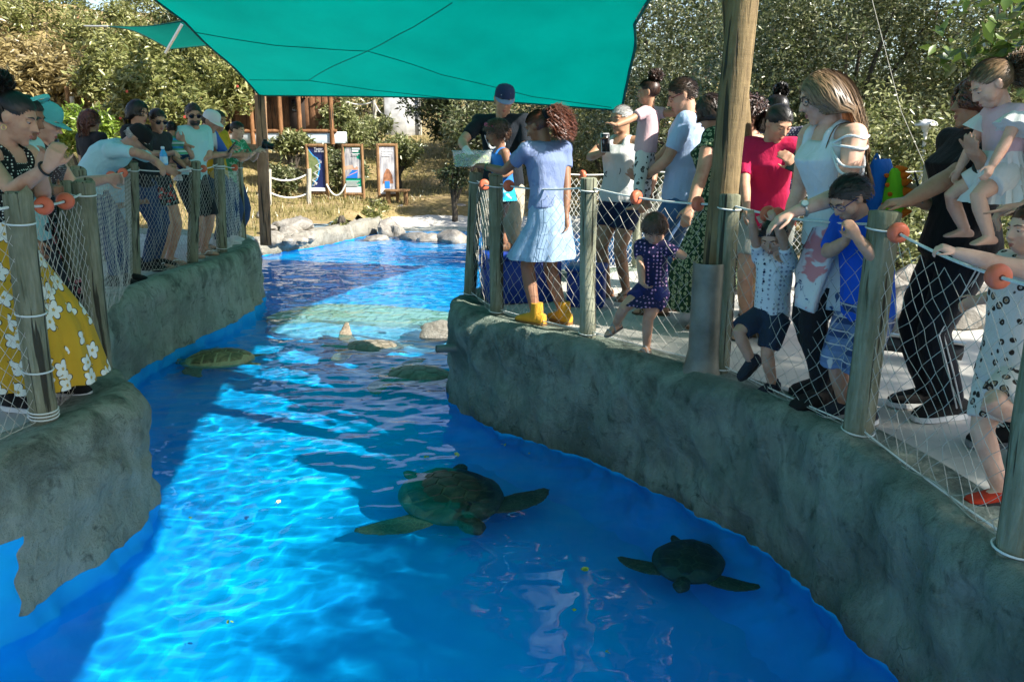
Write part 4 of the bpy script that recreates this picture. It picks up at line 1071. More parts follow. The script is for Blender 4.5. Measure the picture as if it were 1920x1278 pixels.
p = Person('small curly haired girl in bright blue dress standing on the blue box', (-.07, 6.98, .42), 200, 1.06, 'c', 'brown', head=175, pitch=12, lean=4,
           hands={'L': dict(t=aty(935, 330, 6.75), d=(-1, -.2, 0), pole=(0, -.4, -1)), 'R': dict(t=aty(950, 322, 7.1), d=(-1, 0, 0), pole=(.3, .6, -1))})
p.shirt(clothmat('dress_blue', (.03, .17, .52)), 0, -.05, .012, tank=True, name='dress_top'); p.skirt(clothmat('skirt_cyan', (.02, .38, .62), (.35, .6, .7), 'blotch', 9), .2, .42 + .42, .35, folds=7)
p.pants(clothmat('leggings_dark', (.02, .02, .022)), .62, .006, name='leggings'); p.shoes('slipon', leather, m_rubber_b)
p.hair('afro', 'brown', 700, .2, wid=.016); p.band(clothmat('band_pink', (.5, .08, .16)), z=.18, tilt=.3, w=.05)
p.face('dark')

p = Person('grey haired woman in white tank top with bicycle print filming with a phone', (.92, 7.05, 0), 232, 1.60, 'f', 'olive', head=215, pitch=6, fat=1.1,
           hands={'R': dict(t=aty(1132, 285, 6.75), d=(-.1, -.1, 1), n=(.3, -1, 0), pole=(-1, 0, -.7), curl=.55), 'L': dict(t=aty(1215, 372, 6.8), pole=(1, .3, -.8))}, feet={'L': dict(out=.05), 'R': dict(out=.06, fwd=.02)})
p.shirt(clothmat('tank_white', (.56, .56, .54)), 0, .0, .016, tank=True, name='tank_top', belly=.02); p.pants(navy, .28, .018, name='shorts'); p.shoes('flip', leather, M('flip_sole', (.25, .12, .06), rough=.8))
p.hair('tied', 'grey', 420, tie=(0, -.44, .12)); p.face('dark')
cc, ax, x, y = p.spine(.52); cen = cc + y * (.062 * 1.6 * 1.1 + .03); mark = clothmat('print_black', (.02, .02, .02))
plate('bicycle_print', cen, -x, ax, [(arc(-.01, -.01, .055, 0, 360, 24), .003), (arc(.065, -.045, .02, 0, 360, 14), .003)] + [([(-.01, -.01), (-.01 + .052 * math.cos(R(a)), -.01 + .052 * math.sin(R(a)))], .0012) for a in range(0, 360, 30)] + [([(-.01, -.01), (.0, .065), (.03, .06), (.055, .02), (.065, -.045)], .003), ([(-.03, .075), (.03, .07)], .003)], mark, p.E, p.root)

man = p = Person('man in light blue polo shirt and glasses holding the girl in pink', (1.3, 6.45, 0), 165, 1.79, 'm', 'tan', head=176, pitch=22, lean=-3, fat=1.06,
           hands={'L': dict(t=aty(1212, 330, 6.42), d=(-.6, .7, .2), n=(.3, .3, 1), pole=(-.25, -1, -.9), curl=.5), 'R': dict(t=(1.02, 6.72, 1.02), d=(-.6, -.6, .2), n=(0, 0, 1), pole=(.6, .8, -.8))}, feet={'L': dict(fwd=.07), 'R': dict(fwd=-.06)})
p.shirt(clothmat('polo_light_blue', (.36, .47, .66)), .36, -.06, .016); p.pants(clothmat('jeans_blue', (.06, .13, .26)), .88, .014, wide=.003); p.shoes('sandal', leather, M('sandal_sole', (.08, .05, .03), rough=.8))
p.hair('short', 'dark', 700, .10, wid=.011); p.face('dark'); p.glasses(frame=M('frame_red', (.12, .01, .012), rough=.3))
p.cuff('bracelet', 'L', m_rubber_b, .01, 1.3, .005)

p = Person('girl in pink tee and panda leggings held on the man\'s arm', (1.02, 6.5, .84), 150, .98, 'c', 'olive', head=165, pitch=4, lean=-4,
           hands={'L': dict(t=aty(1130, 247, 6.2), d=(-1, .1, .35), n=(0, 0, -1), pole=(0, -.6, -1), curl=.15), 'R': dict(t=aty(1312, 213, 6.35), d=(1, 0, .1), n=(0, 0, -1), pole=(0, .5, -1), curl=.2)},
           feet={'L': dict(t=(.93, 6.12, .63), pole=(-1, -.3, .4)), 'R': dict(t=(1.1, 6.78, .62), pole=(-.6, 1, .4))}, hipdrop=.05)
p.shirt(clothmat('tee_pink', (.60, .40, .42)), .3, .02, .011); p.pants(clothmat('leggings_panda', (.6, .58, .56), (.015, .015, .015), 'leopard', 26, (.02, .02, .02)), .86, .008, name='leggings')
p.hair('bun', 'brownblack', 700, curl=.07, tie=(0, -.26, .50), wid=.013, bunr=.27); p.face('dark')

p = Person('toddler girl in navy flowered dress stepping beside the net', (.9, 5.2, 0), 235, .93, 'c', 'tan', head=262, pitch=40, lean=3, headr=.205,
           hands={'R': dict(t=aty(1205, 545, 5.05), d=(.4, -.4, -.3), pole=(-1, .2, -.6)), 'L': dict(t=aty(1262, 470, 5.15), d=(.4, .3, -.5), pole=(1, 0, -.5))},
           feet={'L': dict(t=aty(1212, 660, 5.15) * 1, yaw=0), 'R': dict(t=V((.68, 5.28, .13)), yaw=-20, pitch=18)})
fl = clothmat('cloth_navy_flower', (.014, .016, .06), (.45, .25, .42), 'dots', 42)
p.shirt(fl, .3, .0, .012, name='dress_top'); p.skirt(fl, .2, .33, .3, folds=7, amp=.07); p.pants(clothmat('bloomers_navy', (.014, .02, .09)), .3, .02, name='bloomers'); p.shoes('sandal', M('sandal_grey', (.25, .24, .22), rough=.6), M('sandal_sole2', (.15, .13, .11), rough=.8))
p.hair('afro', 'brown', 560, .13, wid=.014); p.face('brown')

p = Person('tall woman in green patterned dress half hidden behind the mast', (1.5, 5.95, 0), 150, 1.66, 'f', 'tan', head=165, pitch=26, lean=6, fat=1.22, armfat=1.25,
           hands={'L': dict(t=aty(1272, 468, 5.45), d=(-.4, -.4, -.8), pole=(.4, -.6, 0)), 'R': dict(out=.06)})
gd = clothmat('dress_green', (.012, .04, .018), (.26, .30, .17), 'rings', 30, (.30, .34, .2))
p.shirt(gd, .18, -.05, .016, name='dress_top', bust=.5); p.skirt(gd, .3, .14, .05, folds=9, amp=.07); p.shoes('flip', leather, M('flip_sole', (.25, .12, .06)))
p.hair('long', 'dark', 700, .95, .05, vol=1.1, wid=.013); p.face('dark')
p = Person('curly haired woman in green patterned vest seen from behind right of the mast', (1.66, 5.9, 0), 100, 1.62, 'f', 'tan', head=110, pitch=20, fat=1.2, armfat=1.2, near=False)
p.shirt(clothmat('vest_green', (.03, .05, .02), (.36, .36, .22), 'rings', 34, (.3, .32, .2)), 0, -.1, .016, tank=True, name='vest'); p.skirt(gd, .1, .3, .05, folds=9, amp=.06); p.shoes('flip', leather, M('flip_sole', (.25, .12, .06))); p.hair('afro', 'brownblack', 520, .28, wid=.018, vol=1.12)
p = Person('woman with long brown hair behind the mast beside the polo shirt man', (1.92, 7.3, 0), 200, 1.66, 'f', 'tan', head=190, pitch=20, near=False)
p.shirt(clothmat('tee_grey', (.2, .2, .22)), .3, -.05, .014); p.pants(denim, .97, .014); p.shoes('flat', blackshoe, m_rubber_b); p.hair('long', 'auburn', 420, .9, .03, wid=.015); p.glasses(True, big=1.1)

p = Person('dark haired woman in crimson tee looking down at her phone', (1.72, 5.6, 0), 238, 1.58, 'f', 'tan', head=290, pitch=32, lean=8, fat=.98,
           hands={'L': dict(t=aty(1487, 310, 5.15), d=(-.5, -.5, .5), n=(-.5, .3, .3), pole=(1, .2, -.8), curl=.7), 'R': dict(t=aty(1400, 400, 5.3), pole=(-1, .3, -.6))})
p.shirt(clothmat('tee_crimson', (.50, .015, .07)), .42, -.06, .016); p.pants(clothmat('shorts_grey', (.3, .31, .27)), .3, .02, name='shorts'); p.shoes('sandal', M('sandal_red', (.4, .03, .02), rough=.5), m_rubber_b)
p.hair('tail', 'black', 620, .7, .01, tie=(0, -.48, .02)); p.face('dark')
p = Person('woman with black braided bun and speckled top behind the crimson tee', (2.0, 6.4, 0), 235, 1.66, 'f', 'brown', head=215, pitch=18, near=False,
           hands={'L': dict(t=aty(1500, 330, 5.7), pole=(1, .2, -1)), 'R': dict(t=(1.9, 5.75, .95), pole=(-.6, .3, -1))})
p.shirt(clothmat('top_speckled', (.05, .05, .09), (.5, .5, .52), 'dots', 60), .16, -.05, .014); p.pants(clothmat('shorts_red', (.4, .05, .03)), .45, .02, name='shorts'); p.shoes('sandal', leather, m_rubber_b); p.hair('bun', 'black', 420, curl=.05, tie=(0, -.3, .46), wid=.02, bunr=.24)

p = Person('toddler boy in white shirt climbing the net with one raised knee', (1.42, 4.42, 0), 215, .96, 'c', 'tan', head=235, pitch=30, lean=2, headr=.19,
           hands={'L': dict(t=aty(1452, 408, 4.22), d=(-.5, 0, .7), n=(.3, 1, .3), pole=(1, -.4, -.4), curl=.85), 'R': dict(t=aty(1408, 405, 4.32), d=(-.2, 0, .8), n=(.3, 1, .3), pole=(-1, -.4, -.4), curl=.85)},
           feet={'L': dict(t=atz(1458, 745) + V((0, .1, 0)), yaw=0), 'R': dict(t=aty(1408, 690, 4.4), yaw=-10, pitch=35, pole=(-1, -.5, .3))})
p.shirt(clothmat('shirt_white_small_dots', (.58, .60, .62), (.2, .21, .26), 'dots', 40), .35, -.08, .014); p.pants(clothmat('shorts_dark_denim', (.02, .03, .05)), .44, .02, name='shorts'); p.shoes('sneaker', clothmat('shoe_navy', (.02, .024, .035)), m_rubber_b)
p.hair('short', 'black', 620, .17, wid=.013); p.face('dark')
cc, ax, x, y = p.spine(.5); g = MB()
for t in (.1, .26, .42, .58, .74, .88):
    cc, ax, x, y = p.spine(t); g.ell(cc + y * (.069 * .96 + .016), [.007, .007, .007], None, 8, 6)
p.part('button_row', g, navy)

p = Person('tall woman with long dark blond hair and white strappy top', (1.66, 4.22, 0), 197, 1.70, 'f', 'fair', head=176, pitch=22, lean=10, fat=1.04, armfat=1.12,
           hands={'L': dict(t=aty(1488, 398, 3.92), d=(-.85, .1, -.5), n=(.1, .1, -1), pole=(.5, -.4, -1), curl=.25), 'R': dict(out=.02)}, feet={'L': dict(fwd=.04), 'R': dict(fwd=-.06)})
p.shirt(clothmat('top_white', (.60, .63, .63)), 0, -.05, .016, tank=True, name='top', bust=.6); p.pants(black, .98, .012); p.shoes('sneaker', blackshoe, m_rubber_b)
p.hair('long', 'blond', 1100, 2.15, .03, vol=1.08, wid=.011); p.face('brown'); p.glasses()
S, E, W = p.arm['L'][:3]; g = MB(); d = (E - S).normalized(); fr, bk = p.spine(.84)[0] + p.f * .09 + p.lt * .1, p.spine(.84)[0] - p.f * .09 + p.lt * .1
for t, rr in ((.02, 1.2), (.2, 1.25), (.5, 1.3), (.62, 1.3)):
    c = S.lerp(E, t); o_ = p.lt; g.tube(catmull([fr, c + p.f * .05 * rr + o_ * .02, c + o_ * .052 * rr - V((0, 0, .012)), c - p.f * .05 * rr + o_ * .02, bk], 6), .006, 6)
p.part('shoulder_strap', g, white)
p.cuff('watch', 'L', M('watch_band', (.5, .48, .42), rough=.3, metal=.8), .03, 1.3, .007, ((-.2, -.8, .7), M('watch_steel', (.5, .5, .48), rough=.3, metal=.9), M('watch_dial', (.6, .6, .55), rough=.3)))
blonde = p
cr, ba = p.spine(.9), p.spine(.1)

p = Person('boy in bright blue tee and glasses resting his chin on his hands', (1.72, 3.92, 0), 205, 1.24, 'c', 'tan', head=196, pitch=38, lean=8, hunch=10, headr=.165,
           hands={'L': dict(t=aty(1608, 447, 3.66), d=(-.5, 0, .75), n=(-.2, .8, .4), pole=(.2, -.5, -1), curl=.5), 'R': dict(t=aty(1585, 452, 3.74), d=(.3, 0, .8), n=(-.2, .8, .4), pole=(-.6, .2, -1), curl=.5)})
p.shirt(clothmat('tee_bright_blue', (.012, .085, .50)), .42, -.22, .02, wr=.006, flare=.5); p.pants(clothmat('shorts_plaid', (.03, .05, .13), (.14, .2, .34), 'plaid', 95, (.45, .42, .42)), .52, .022, name='shorts', wide=.02); p.shoes('sneaker', clothmat('shoe_navy', (.02, .024, .035)), m_rubber)
p.hair('short', 'black', 900, .16, wid=.0105); p.face('dark'); p.glasses(frame=M('frame_blue', (.02, .03, .12), rough=.3))

p = Person('woman in black tee and striped track trousers holding a phone', (2.2, 4.05, 0), 185, 1.64, 'f', 'olive', head=180, pitch=2, fat=1.2, armfat=1.2,
           hands={'L': dict(t=aty(1650, 410, 3.72), d=(-1, .1, -.1), n=(0, 0, -1), pole=(.8, -.5, -.8), curl=.5), 'R': dict(t=aty(1735, 385, 4.15), d=(-.5, 0, .6), n=(.3, 1, 0), pole=(.6, .4, -1), curl=.7)})
p.shirt(black, .42, -.12, .018, bust=.5); tk = p.pants(clothmat('track_black', (.014, .015, .02)), .98, .018, wide=.006); p.shoes('slipon', blackshoe, m_rubber)
p.hair('long', 'auburn', 800, .62, .05, vol=1.12, wid=.013); p.glasses(True, big=1.15); p.face('dark', eyes=False)
J, K, A, fd = p.leg['L']; g = MB(); o_ = p.l
for q in (-.012, .012): g.tube([J + o_ * .115 + p.f * q, J.lerp(K, .5) + o_ * .096 + p.f * q, K + o_ * .078 + p.f * q, K.lerp(A, .5) + o_ * .082 + p.f * q, A + o_ * .075 + p.f * q], .004, 5)
p.part('side_stripe', g, white)

p = Person('man at the right edge pointing with a black wrist watch and holding the toddler', (2.34, 3.5, 0), 195, 1.74, 'm', 'tan', pitch=10, lean=4,
           hands={'L': dict(t=aty(1888, 418, 3.1), d=(-1, .1, -.12), n=(0, -.2, -1), pole=(.6, -.8, -.6), point=True), 'R': dict(t=aty(1838, 300, 3.62), d=(-.6, -.4, .4), n=(0, -.3, 1), pole=(.3, .6, -1), curl=.3)})
p.shirt(clothmat('tee_dark_grey', (.03, .03, .035)), .36, -.1, .016); p.pants(clothmat('trousers_charcoal', (.02, .02, .024)), .98, .016); p.shoes('sneaker', blackshoe, M('sole_grey', (.2, .2, .2), rough=.8), m_rope)
p.hair('short', 'dark', 400, .1); p.face('dark')
p.cuff('watch', 'L', m_rubber_b, .035, 1.35, .011, ((-.4, -1, .1), m_rubber_b, M('watch_face_dark', (.03, .05, .04), rough=.2)))
p.cuff('wristband', 'R', m_rubber_b, .03, 1.35, .011)
pr_ = p
p = Person('curly haired toddler in pink dress with white ruffles held at the right edge', (2.1, 3.62, .9), 190, .86, 'c', 'fair', head=172, pitch=34, lean=6, headr=.22,
           hands={'L': dict(t=aty(1850, 330, 3.45), pole=(.3, -1, -.5)), 'R': dict(t=(1.95, 3.75, 1.15), pole=(0, 1, -1))}, feet={'L': dict(t=(2.02, 3.5, .93), pole=(-1, -.2, .3)), 'R': dict(t=(2.05, 3.75, .93), pole=(-1, .2, .3))}, hipdrop=.06)
p.shirt(clothmat('dress_pink', (.62, .42, .46)), .12, .15, .012, name='dress_top')
for (t, zz) in ((.34, 1.25), (.2, 1.18), (.06, 1.1)): p.skirt(clothmat('ruffle_white', (.66, .65, .63)), t, zz, .3, name='ruffle', folds=15, amp=.10, follow=False)
p.pants(clothmat('bloomers_white', (.62, .62, .6)), .3, .025, name='bloomers', wr=.008); 
for k in ('L', 'R'):
    g = MB(); S, E = p.arm[k][:2]; d = (E - S).normalized(); q = d.orthogonal().normalized(); q2 = d.cross(q); rs = []
    for t, rr in ((-.01, .03), (.03, .05), (.075, .068)): rs.append([S + d * t + (q * math.cos(a) + q2 * math.sin(a)) * rr * (1 + .16 * math.sin(7 * a) * t / .075) for a in [2 * math.pi * j / 42 for j in range(42)]])
    g.loft(rs, True); p.part('frilled_sleeve', g, clothmat('ruffle_white', (.66, .65, .63)))
p.hair('tail', 'blond', 800, .85, .09, tie=(0, -.45, .2), wid=.014, vol=1.14); p.face('blond')

p = Person('girl in white leopard print top gripping the rope with one knee up', (1.9, 3.02, 0), 190, 1.14, 'c', 'fair', head=188, pitch=4, lean=0, headr=.16,
           hands={'L': dict(t=aty(1786, 472, 2.98), d=(-.8, .2, .3), n=(-.1, .3, -1), pole=(-.1, -.5, -1), curl=.85), 'R': dict(t=(1.85, 3.22, .75), pole=(.3, .6, -1))},
           feet={'L': dict(t=aty(1955, 810, 2.86), pole=(-1, -.2, .25), pitch=30), 'R': dict(t=atz(1872, 940, 0.01), yaw=0)})
lp = clothmat('top_leopard', (.58, .52, .47), (.03, .02, .015), 'leopard', 24, (.30, .17, .09)); p.shirt(lp, .1, -.14, .02, flare=.9, name='top'); p.pants(lp, .42, .02, name='shorts'); p.shoes('flat', clothmat('shoe_red', (.5, .04, .015)), m_rubber_b)
p.hair('tied', 'auburn', 500, tie=(0, -.45, .1)); p.face('brown')
# ===== left side
mint = clothmat('tee_mint', (.36, .62, .62)); m_pol = clothmat('polo_teal', (.36, .58, .60)); white_flip = M('flip_white', (.6, .6, .58), rough=.6); tan_sole = M('flip_tan', (.3, .2, .12), rough=.8)
p = Person('girl in black dotted top and yellow flowered skirt leaning an elbow on the post', (-2.6, 4.2, 0), -8, 1.60, 'f', 'tan', lean=12, head=8, pitch=20, armfat=1.1, headr=.15,
           hands={'R': dict(t=aty(92, 312, 3.88), d=(.45, .1, .85), n=(-.3, 1, 0), pole=(.1, -.35, -1), curl=.6), 'L': dict(t=aty(75, 318, 4.05), d=(.5, -.1, .8), n=(-.3, -1, 0), pole=(-.4, .8, -1), curl=.5)},
           feet={'R': dict(t=V((-2.56, 4.08, 0)), yaw=-6), 'L': dict(t=V((-2.5, 4.32, 0)), yaw=4)})
p.shirt(clothmat('top_black_dots', (.01, .012, .012), (.55, .58, .5), 'dots', 62), 0, .1, .012, tank=True, name='top')
p.skirt(clothmat('skirt_yellow_flowers', (.50, .30, .025), (.66, .68, .62), 'flower', 8.5, (.45, .3, .06)), .28, .13, .12, folds=9, amp=.1)
p.shoes('slipon', blackshoe, m_rubber); p.hair('bun', 'black', 900, curl=.05, tie=(0, -.34, .44), wid=.011, bunr=.3); p.face('black')
g = MB(); q = p.hp(-.36, -.03, -.16); g.tube([q + V((0, 0, .012)) * math.cos(a) + V((.012, 0, 0)) * math.sin(a) - V((0, 0, .01)) for a in [2 * math.pi * k / 14 for k in range(15)]], .002, 5); p.part('earring', g, M('gold', (.7, .5, .2), rough=.3, metal=1))
p.cuff('bracelet', 'R', m_rubber_b, .015, 1.3, .006)
p = Person('woman in mint tee and dark trousers beside the girl in the yellow skirt', (-2.84, 4.8, 0), 8, 1.60, 'f', 'brown', lean=6, head=0, pitch=22,
           hands={'L': dict(t=(-2.55, 4.7, 1.08), pole=(-.3, .5, -1))})
p.shirt(mint, .34, -.06, .016); p.pants(clothmat('trousers_dark', (.02, .022, .028)), .98, .014); p.shoes('sneaker', whiteshoe, m_rubber); p.hair('tied', 'black', 620, tie=(0, -.46, .15)); p.face('black'); p.band(clothmat('ribbon_teal', (.12, .55, .52)), z=.28, tilt=.42, w=.035)
p = Person('woman in teal cap and glittery dark top with bare arms', (-2.93, 5.1, 0), 15, 1.58, 'f', 'fair', lean=8, head=5, pitch=25, fat=1.15, armfat=1.3,
           hands={'R': dict(t=aty(95, 330, 5.2), pole=(.3, -.8, -1)), 'L': dict(t=(-2.6, 5.4, 1.1), pole=(-.3, .5, -1))})
p.shirt(clothmat('top_glitter', (.06, .045, .05), (.4, .38, .38), 'dots', 80), 0, -.05, .014, tank=True, name='top'); p.skirt(clothmat('skirt_black_floral', (.015, .014, .016), (.35, .1, .12), 'blotch', 16, (.4, .4, .36)), .2, .4, .1)
p.shoes('sneaker', whiteshoe, m_rubber); p.hair('tied', 'brown', 500, tie=(0, -.5, .0), below=.08); p.cap(clothmat('cap_teal', (.1, .42, .42))); p.face('dark')
p = Person('woman with red hairband and sunglasses behind the mint tee', (-3.75, 6.2, 0), -25, 1.64, 'f', 'tan', head=-30, pitch=10, near=False)
p.shirt(clothmat('tee_olive', (.08, .09, .06)), .34, -.05, .014); p.pants(denim, .98); p.shoes('slipon', blackshoe, m_rubber); p.hair('tied', 'dark', 300, tie=(0, -.46, .1)); p.glasses(True, big=1.1); p.band(clothmat('band_red', (.45, .02, .02)), z=.33, tilt=.12, w=.04); p.face('dark', eyes=False)

p = Person('older man in pale teal polo and black cap bending over the rail', (-3.7, 7.7, 0), 2, 1.7, 'm', 'tan', lean=24, hunch=40, head=0, pitch=50, fat=1.12, hipshift=(-.18, 0),
           hands={'R': dict(t=aty(292, 300, 7.62), d=(.55, 0, -.8), n=(-.6, .2, -.4), pole=(-.2, -1, .3), curl=.35), 'L': dict(t=(-3.3, 8.0, 1.06), d=(.8, .2, -.4), pole=(-.3, 1, 0))})
p.shirt(m_pol, .42, -.06, .018); p.pants(denim, .97, .016, wide=.004); p.shoes('sneaker', blackshoe, m_rubber_b); p.hair('short', 'grey', 420, .09, below=.08); p.cap(clothmat('cap_black', (.012, .012, .013))); p.face('grey')
p = Person('woman with straight black hair and glasses behind the bending man', (-3.78, 8.6, 0), -5, 1.70, 'f', 'tan', head=-20, pitch=14, near=False, hands={'R': dict(t=(-3.75, 8.5, 1.0), pole=(0, -.6, -1)), 'L': dict(t=(-3.7, 8.75, 1.0), pole=(0, .6, -1))})
p.shirt(clothmat('tee_black2', (.02, .02, .022)), .34, -.05, .014); p.pants(denim, .98); p.shoes('sneaker', blackshoe, m_rubber_b); p.hair('long', 'black', 420, .72, .01, wid=.014); p.face('black'); p.glasses()
p = Person('woman with brown wavy hair whose back of head shows left of the black hair', (-4.55, 9.2, 0), 60, 1.62, 'f', 'tan', pitch=5, near=False)
p.shirt(clothmat('tee_black2', (.02, .02, .022)), .34, -.05); p.pants(denim, .98); p.shoes('sneaker', blackshoe, m_rubber_b); p.hair('long', 'auburn', 380, .7, .05, wid=.016)
p = Person('woman in sunglasses and black flowered shorts holding the water bottle', (-3.72, 8.8, 0), -10, 1.62, 'f', 'tan', head=-40, pitch=16, lean=6, near=False, hands={'R': dict(t=aty(318, 288, 8.45), d=(.6, -.2, .1), n=(0, -.4, -1), pole=(.2, -1, -.6), curl=.75), 'L': dict(t=(-3.5, 9.0, 1.08), pole=(-.3, .6, -1))})
p.shirt(clothmat('top_dark', (.03, .03, .035)), .3, -.03); p.pants(clothmat('shorts_black_floral', (.014, .014, .016), (.45, .06, .05), 'blotch', 15, (.2, .42, .38)), .26, .02, name='shorts'); p.shoes('flip', white_flip, tan_sole); p.hair('tied', 'dark', 320, tie=(0, -.48, .05)); p.glasses(True, big=1.15); p.face('dark', eyes=False)
p.cuff('wristwatch', 'R', white_flip, .03, 1.3, .008)
p = Person('small child in pale blue tee and blue shorts behind the net', (-3.86, 8.1, 0), -5, 1.12, 'c', 'olive', head=-10, pitch=35, lean=5, near=False, hands={'R': dict(t=(-3.66, 7.98, .72), pole=(-.3, -.6, -1)), 'L': dict(t=(-3.64, 8.25, .72), pole=(-.3, .6, -1))})
p.shirt(clothmat('tee_pale_blue', (.32, .5, .62)), .4, -.15, .016); p.pants(clothmat('shorts_blue', (.02, .07, .25)), .5, .02, name='shorts'); p.shoes('sneaker', blackshoe, m_rubber); p.hair('short', 'black', 280, .14)

mn = p = Person('bearded man in sunglasses and mint tee holding the striped toddler', (-3.62, 9.5, 0), -22, 1.70, 'm', 'tan', head=-58, pitch=14, lean=10, near=False, fat=1.04,
           hands={'R': dict(t=aty(345, 268, 9.1), d=(-.5, .1, .5), n=(.3, .8, 0), pole=(.6, -1, -.8), curl=.4), 'L': dict(t=aty(352, 300, 9.4), d=(-.8, .3, 0), pole=(.8, .2, -1))})
p.shirt(mint, .38, -.08, .016); p.pants(clothmat('shorts_black', (.015, .016, .018)), .5, .024, name='shorts', wide=.012); p.shoes('flip', white_flip, tan_sole); p.hair('short', 'dark', 300, .1); p.glasses(True, big=1.15); p.face('dark', eyes=False)
g = MB(); g.ell(p.hp(0, .16, -.27), [.245 * p.hh, .25 * p.hh, .215 * p.hh], p.hrot(), 16, 10); p.part('beard', g, HM['dark'])
p = Person('toddler in green and blue striped shirt carried by the bearded man', (-3.55, 9.12, .8), 150, .78, 'c', 'olive', head=120, pitch=20, lean=28, near=False, headr=.2,
           hands={'L': dict(t=aty(362, 275, 9.1), pole=(0, -1, -.5)), 'R': dict(t=(-3.68, 9.4, 1.2), pole=(0, 1, -.5))}, feet={'L': dict(t=aty(352, 322, 8.95), pole=(-.2, -.6, .4)), 'R': dict(t=(-3.6, 9.1, .88), pole=(-.2, .6, .4))}, hipdrop=.05)
p.shirt(clothmat('shirt_striped', (.08, .35, .2), (.45, .62, .6), 'stripe', 150, (.03, .25, .5)), .8, -.03, .012); p.pants(navy, .42, .016, name='shorts'); p.shoes('sneaker', whiteshoe, m_rubber); p.hair('short', 'black', 260, .12)
p = Person('person in white cap and blue and white shirt holding a phone over the rail', (-3.8, 9.98, 0), -8, 1.70, 'm', 'tan', lean=18, hunch=12, head=-15, pitch=30, near=False,
           hands={'R': dict(t=aty(425, 288, 9.75), d=(.5, 0, .4), n=(0, .3, -1), pole=(0, -.8, -1), curl=.6), 'L': dict(t=aty(432, 282, 9.95), d=(.5, -.1, .4), n=(0, -.3, -1), pole=(0, .8, -1), curl=.6)})
p.shirt(clothmat('shirt_blue_white', (.56, .6, .62), (.05, .12, .42), 'vstripe', 22), .42, -.06, .016); p.pants(clothmat('shorts_patterned', (.03, .03, .07), (.2, .2, .3), 'blotch', 24), .5, .024, name='shorts', wide=.014); p.shoes('flip', leather, m_rubber_b); p.hair('short', 'brown', 220, .1, below=.08); p.cap(clothmat('cap_white', (.66, .66, .64)))
p = Person('dark haired woman in yellow tee near the end of the left fence', (-3.66, 10.4, 0), -12, 1.64, 'f', 'olive', head=-22, pitch=14, lean=6, near=False, hands={'R': dict(t=(-3.3, 10.2, 1.12), pole=(0, -.6, -1)), 'L': dict(t=(-3.3, 10.5, 1.12), pole=(0, .6, -1))})
p.shirt(clothmat('tee_yellow', (.55, .33, .02)), .34, -.05); p.pants(denim, .98); p.shoes('sneaker', whiteshoe, m_rubber); p.hair('bun', 'dark', 320, tie=(0, -.45, .3), bunr=.16, wid=.02); p.face('dark')
p = Person('girl in green top taking pictures with a black camera', (-3.62, 10.85, 0), -14, 1.52, 'f', 'fair', head=-12, pitch=12, lean=12, near=False, hands={'R': dict(t=aty(480, 284, 10.75), d=(.8, 0, .3), n=(0, .4, -1), pole=(0, -.5, -1), curl=.7), 'L': dict(t=aty(486, 279, 10.95), d=(.8, -.2, .3), n=(0, -.4, -1), pole=(0, .5, -1), curl=.7)})
p.shirt(clothmat('top_green', (.04, .26, .12), (.25, .5, .35), 'blotch', 18), .34, -.05); p.pants(denim, .98); p.shoes('sneaker', whiteshoe, m_rubber); p.hair('tail', 'dark', 340, .5, .01, tie=(0, -.48, .2), wid=.016); p.face('dark')
# ---------------------------------------------------------------- held and standing things
def boxb(g, c, size, rot=None, bev=.01):
    hx, hy, hz = [q / 2 for q in size]; rs = []
    for (z, k) in [(-hz, bev), (-hz + bev, 0), (hz - bev, 0), (hz, bev)]:
        r = [];
        for (sx, sy) in ((1, 1), (-1, 1), (-1, -1), (1, -1)):
            a, b_ = hx - k, hy - k
            pts = [(a, b_ - bev), (a - bev, b_)] if sx * sy > 0 else [(a - bev, b_), (a, b_ - bev)]
            for (u, v) in pts: r.append(V((sx * u, sy * v, z)))
        rs.append([(rot @ q if rot is not None else q) + V(c) for q in r])
    g.loft(rs); return g
rotm = lambda *e: Matrix.Rotation(R(e[2]), 3, 'Z') @ Matrix.Rotation(R(e[1]), 3, 'Y') @ Matrix.Rotation(R(e[0]), 3, 'X')
m_phone = M('phone_glass', (.01, .011, .014), rough=.1, spec=.7); m_phone_w = M('phone_white', (.6, .6, .6), rough=.3); m_blackp = M('black_plastic', (.012, .012, .013), rough=.4)
def phone(c, rot, lab, body=None):
    root = empty('phone', c, lab, 'phone'); boxb(g := MB(), (0, 0, 0), (.075, .15, .009), rotm(*rot), .003); obj('case', g, body or m_blackp, root)
    g = MB(); boxb(g, rotm(*rot) @ V((0, 0, .0049)), (.069, .142, .002), rotm(*rot), .0008); obj('screen', g, m_phone, root)
    g = MB(); g.tube([rotm(*rot) @ V((.02, .055, -.004)), rotm(*rot) @ V((.02, .055, -.0065))], .007, 12); obj('camera_lens', g, m_phone, root)
phone(aty(1135, 268, 6.72), (80, 0, 20), 'white phone raised by the grey haired woman', m_phone_w)
phone(aty(1493, 302, 5.12), (55, 20, -30), 'black phone in the hand of the woman in crimson')
phone(aty(1722, 352, 4.08), (70, 15, 60), 'black phone held by the woman in black')
phone(aty(434, 276, 9.75), (50, 0, -60), 'dark phone held by the person in the white cap')
phone(aty(95, 288, 4.0), (60, 0, -70), 'dark phone clasped by the girl with the yellow skirt')
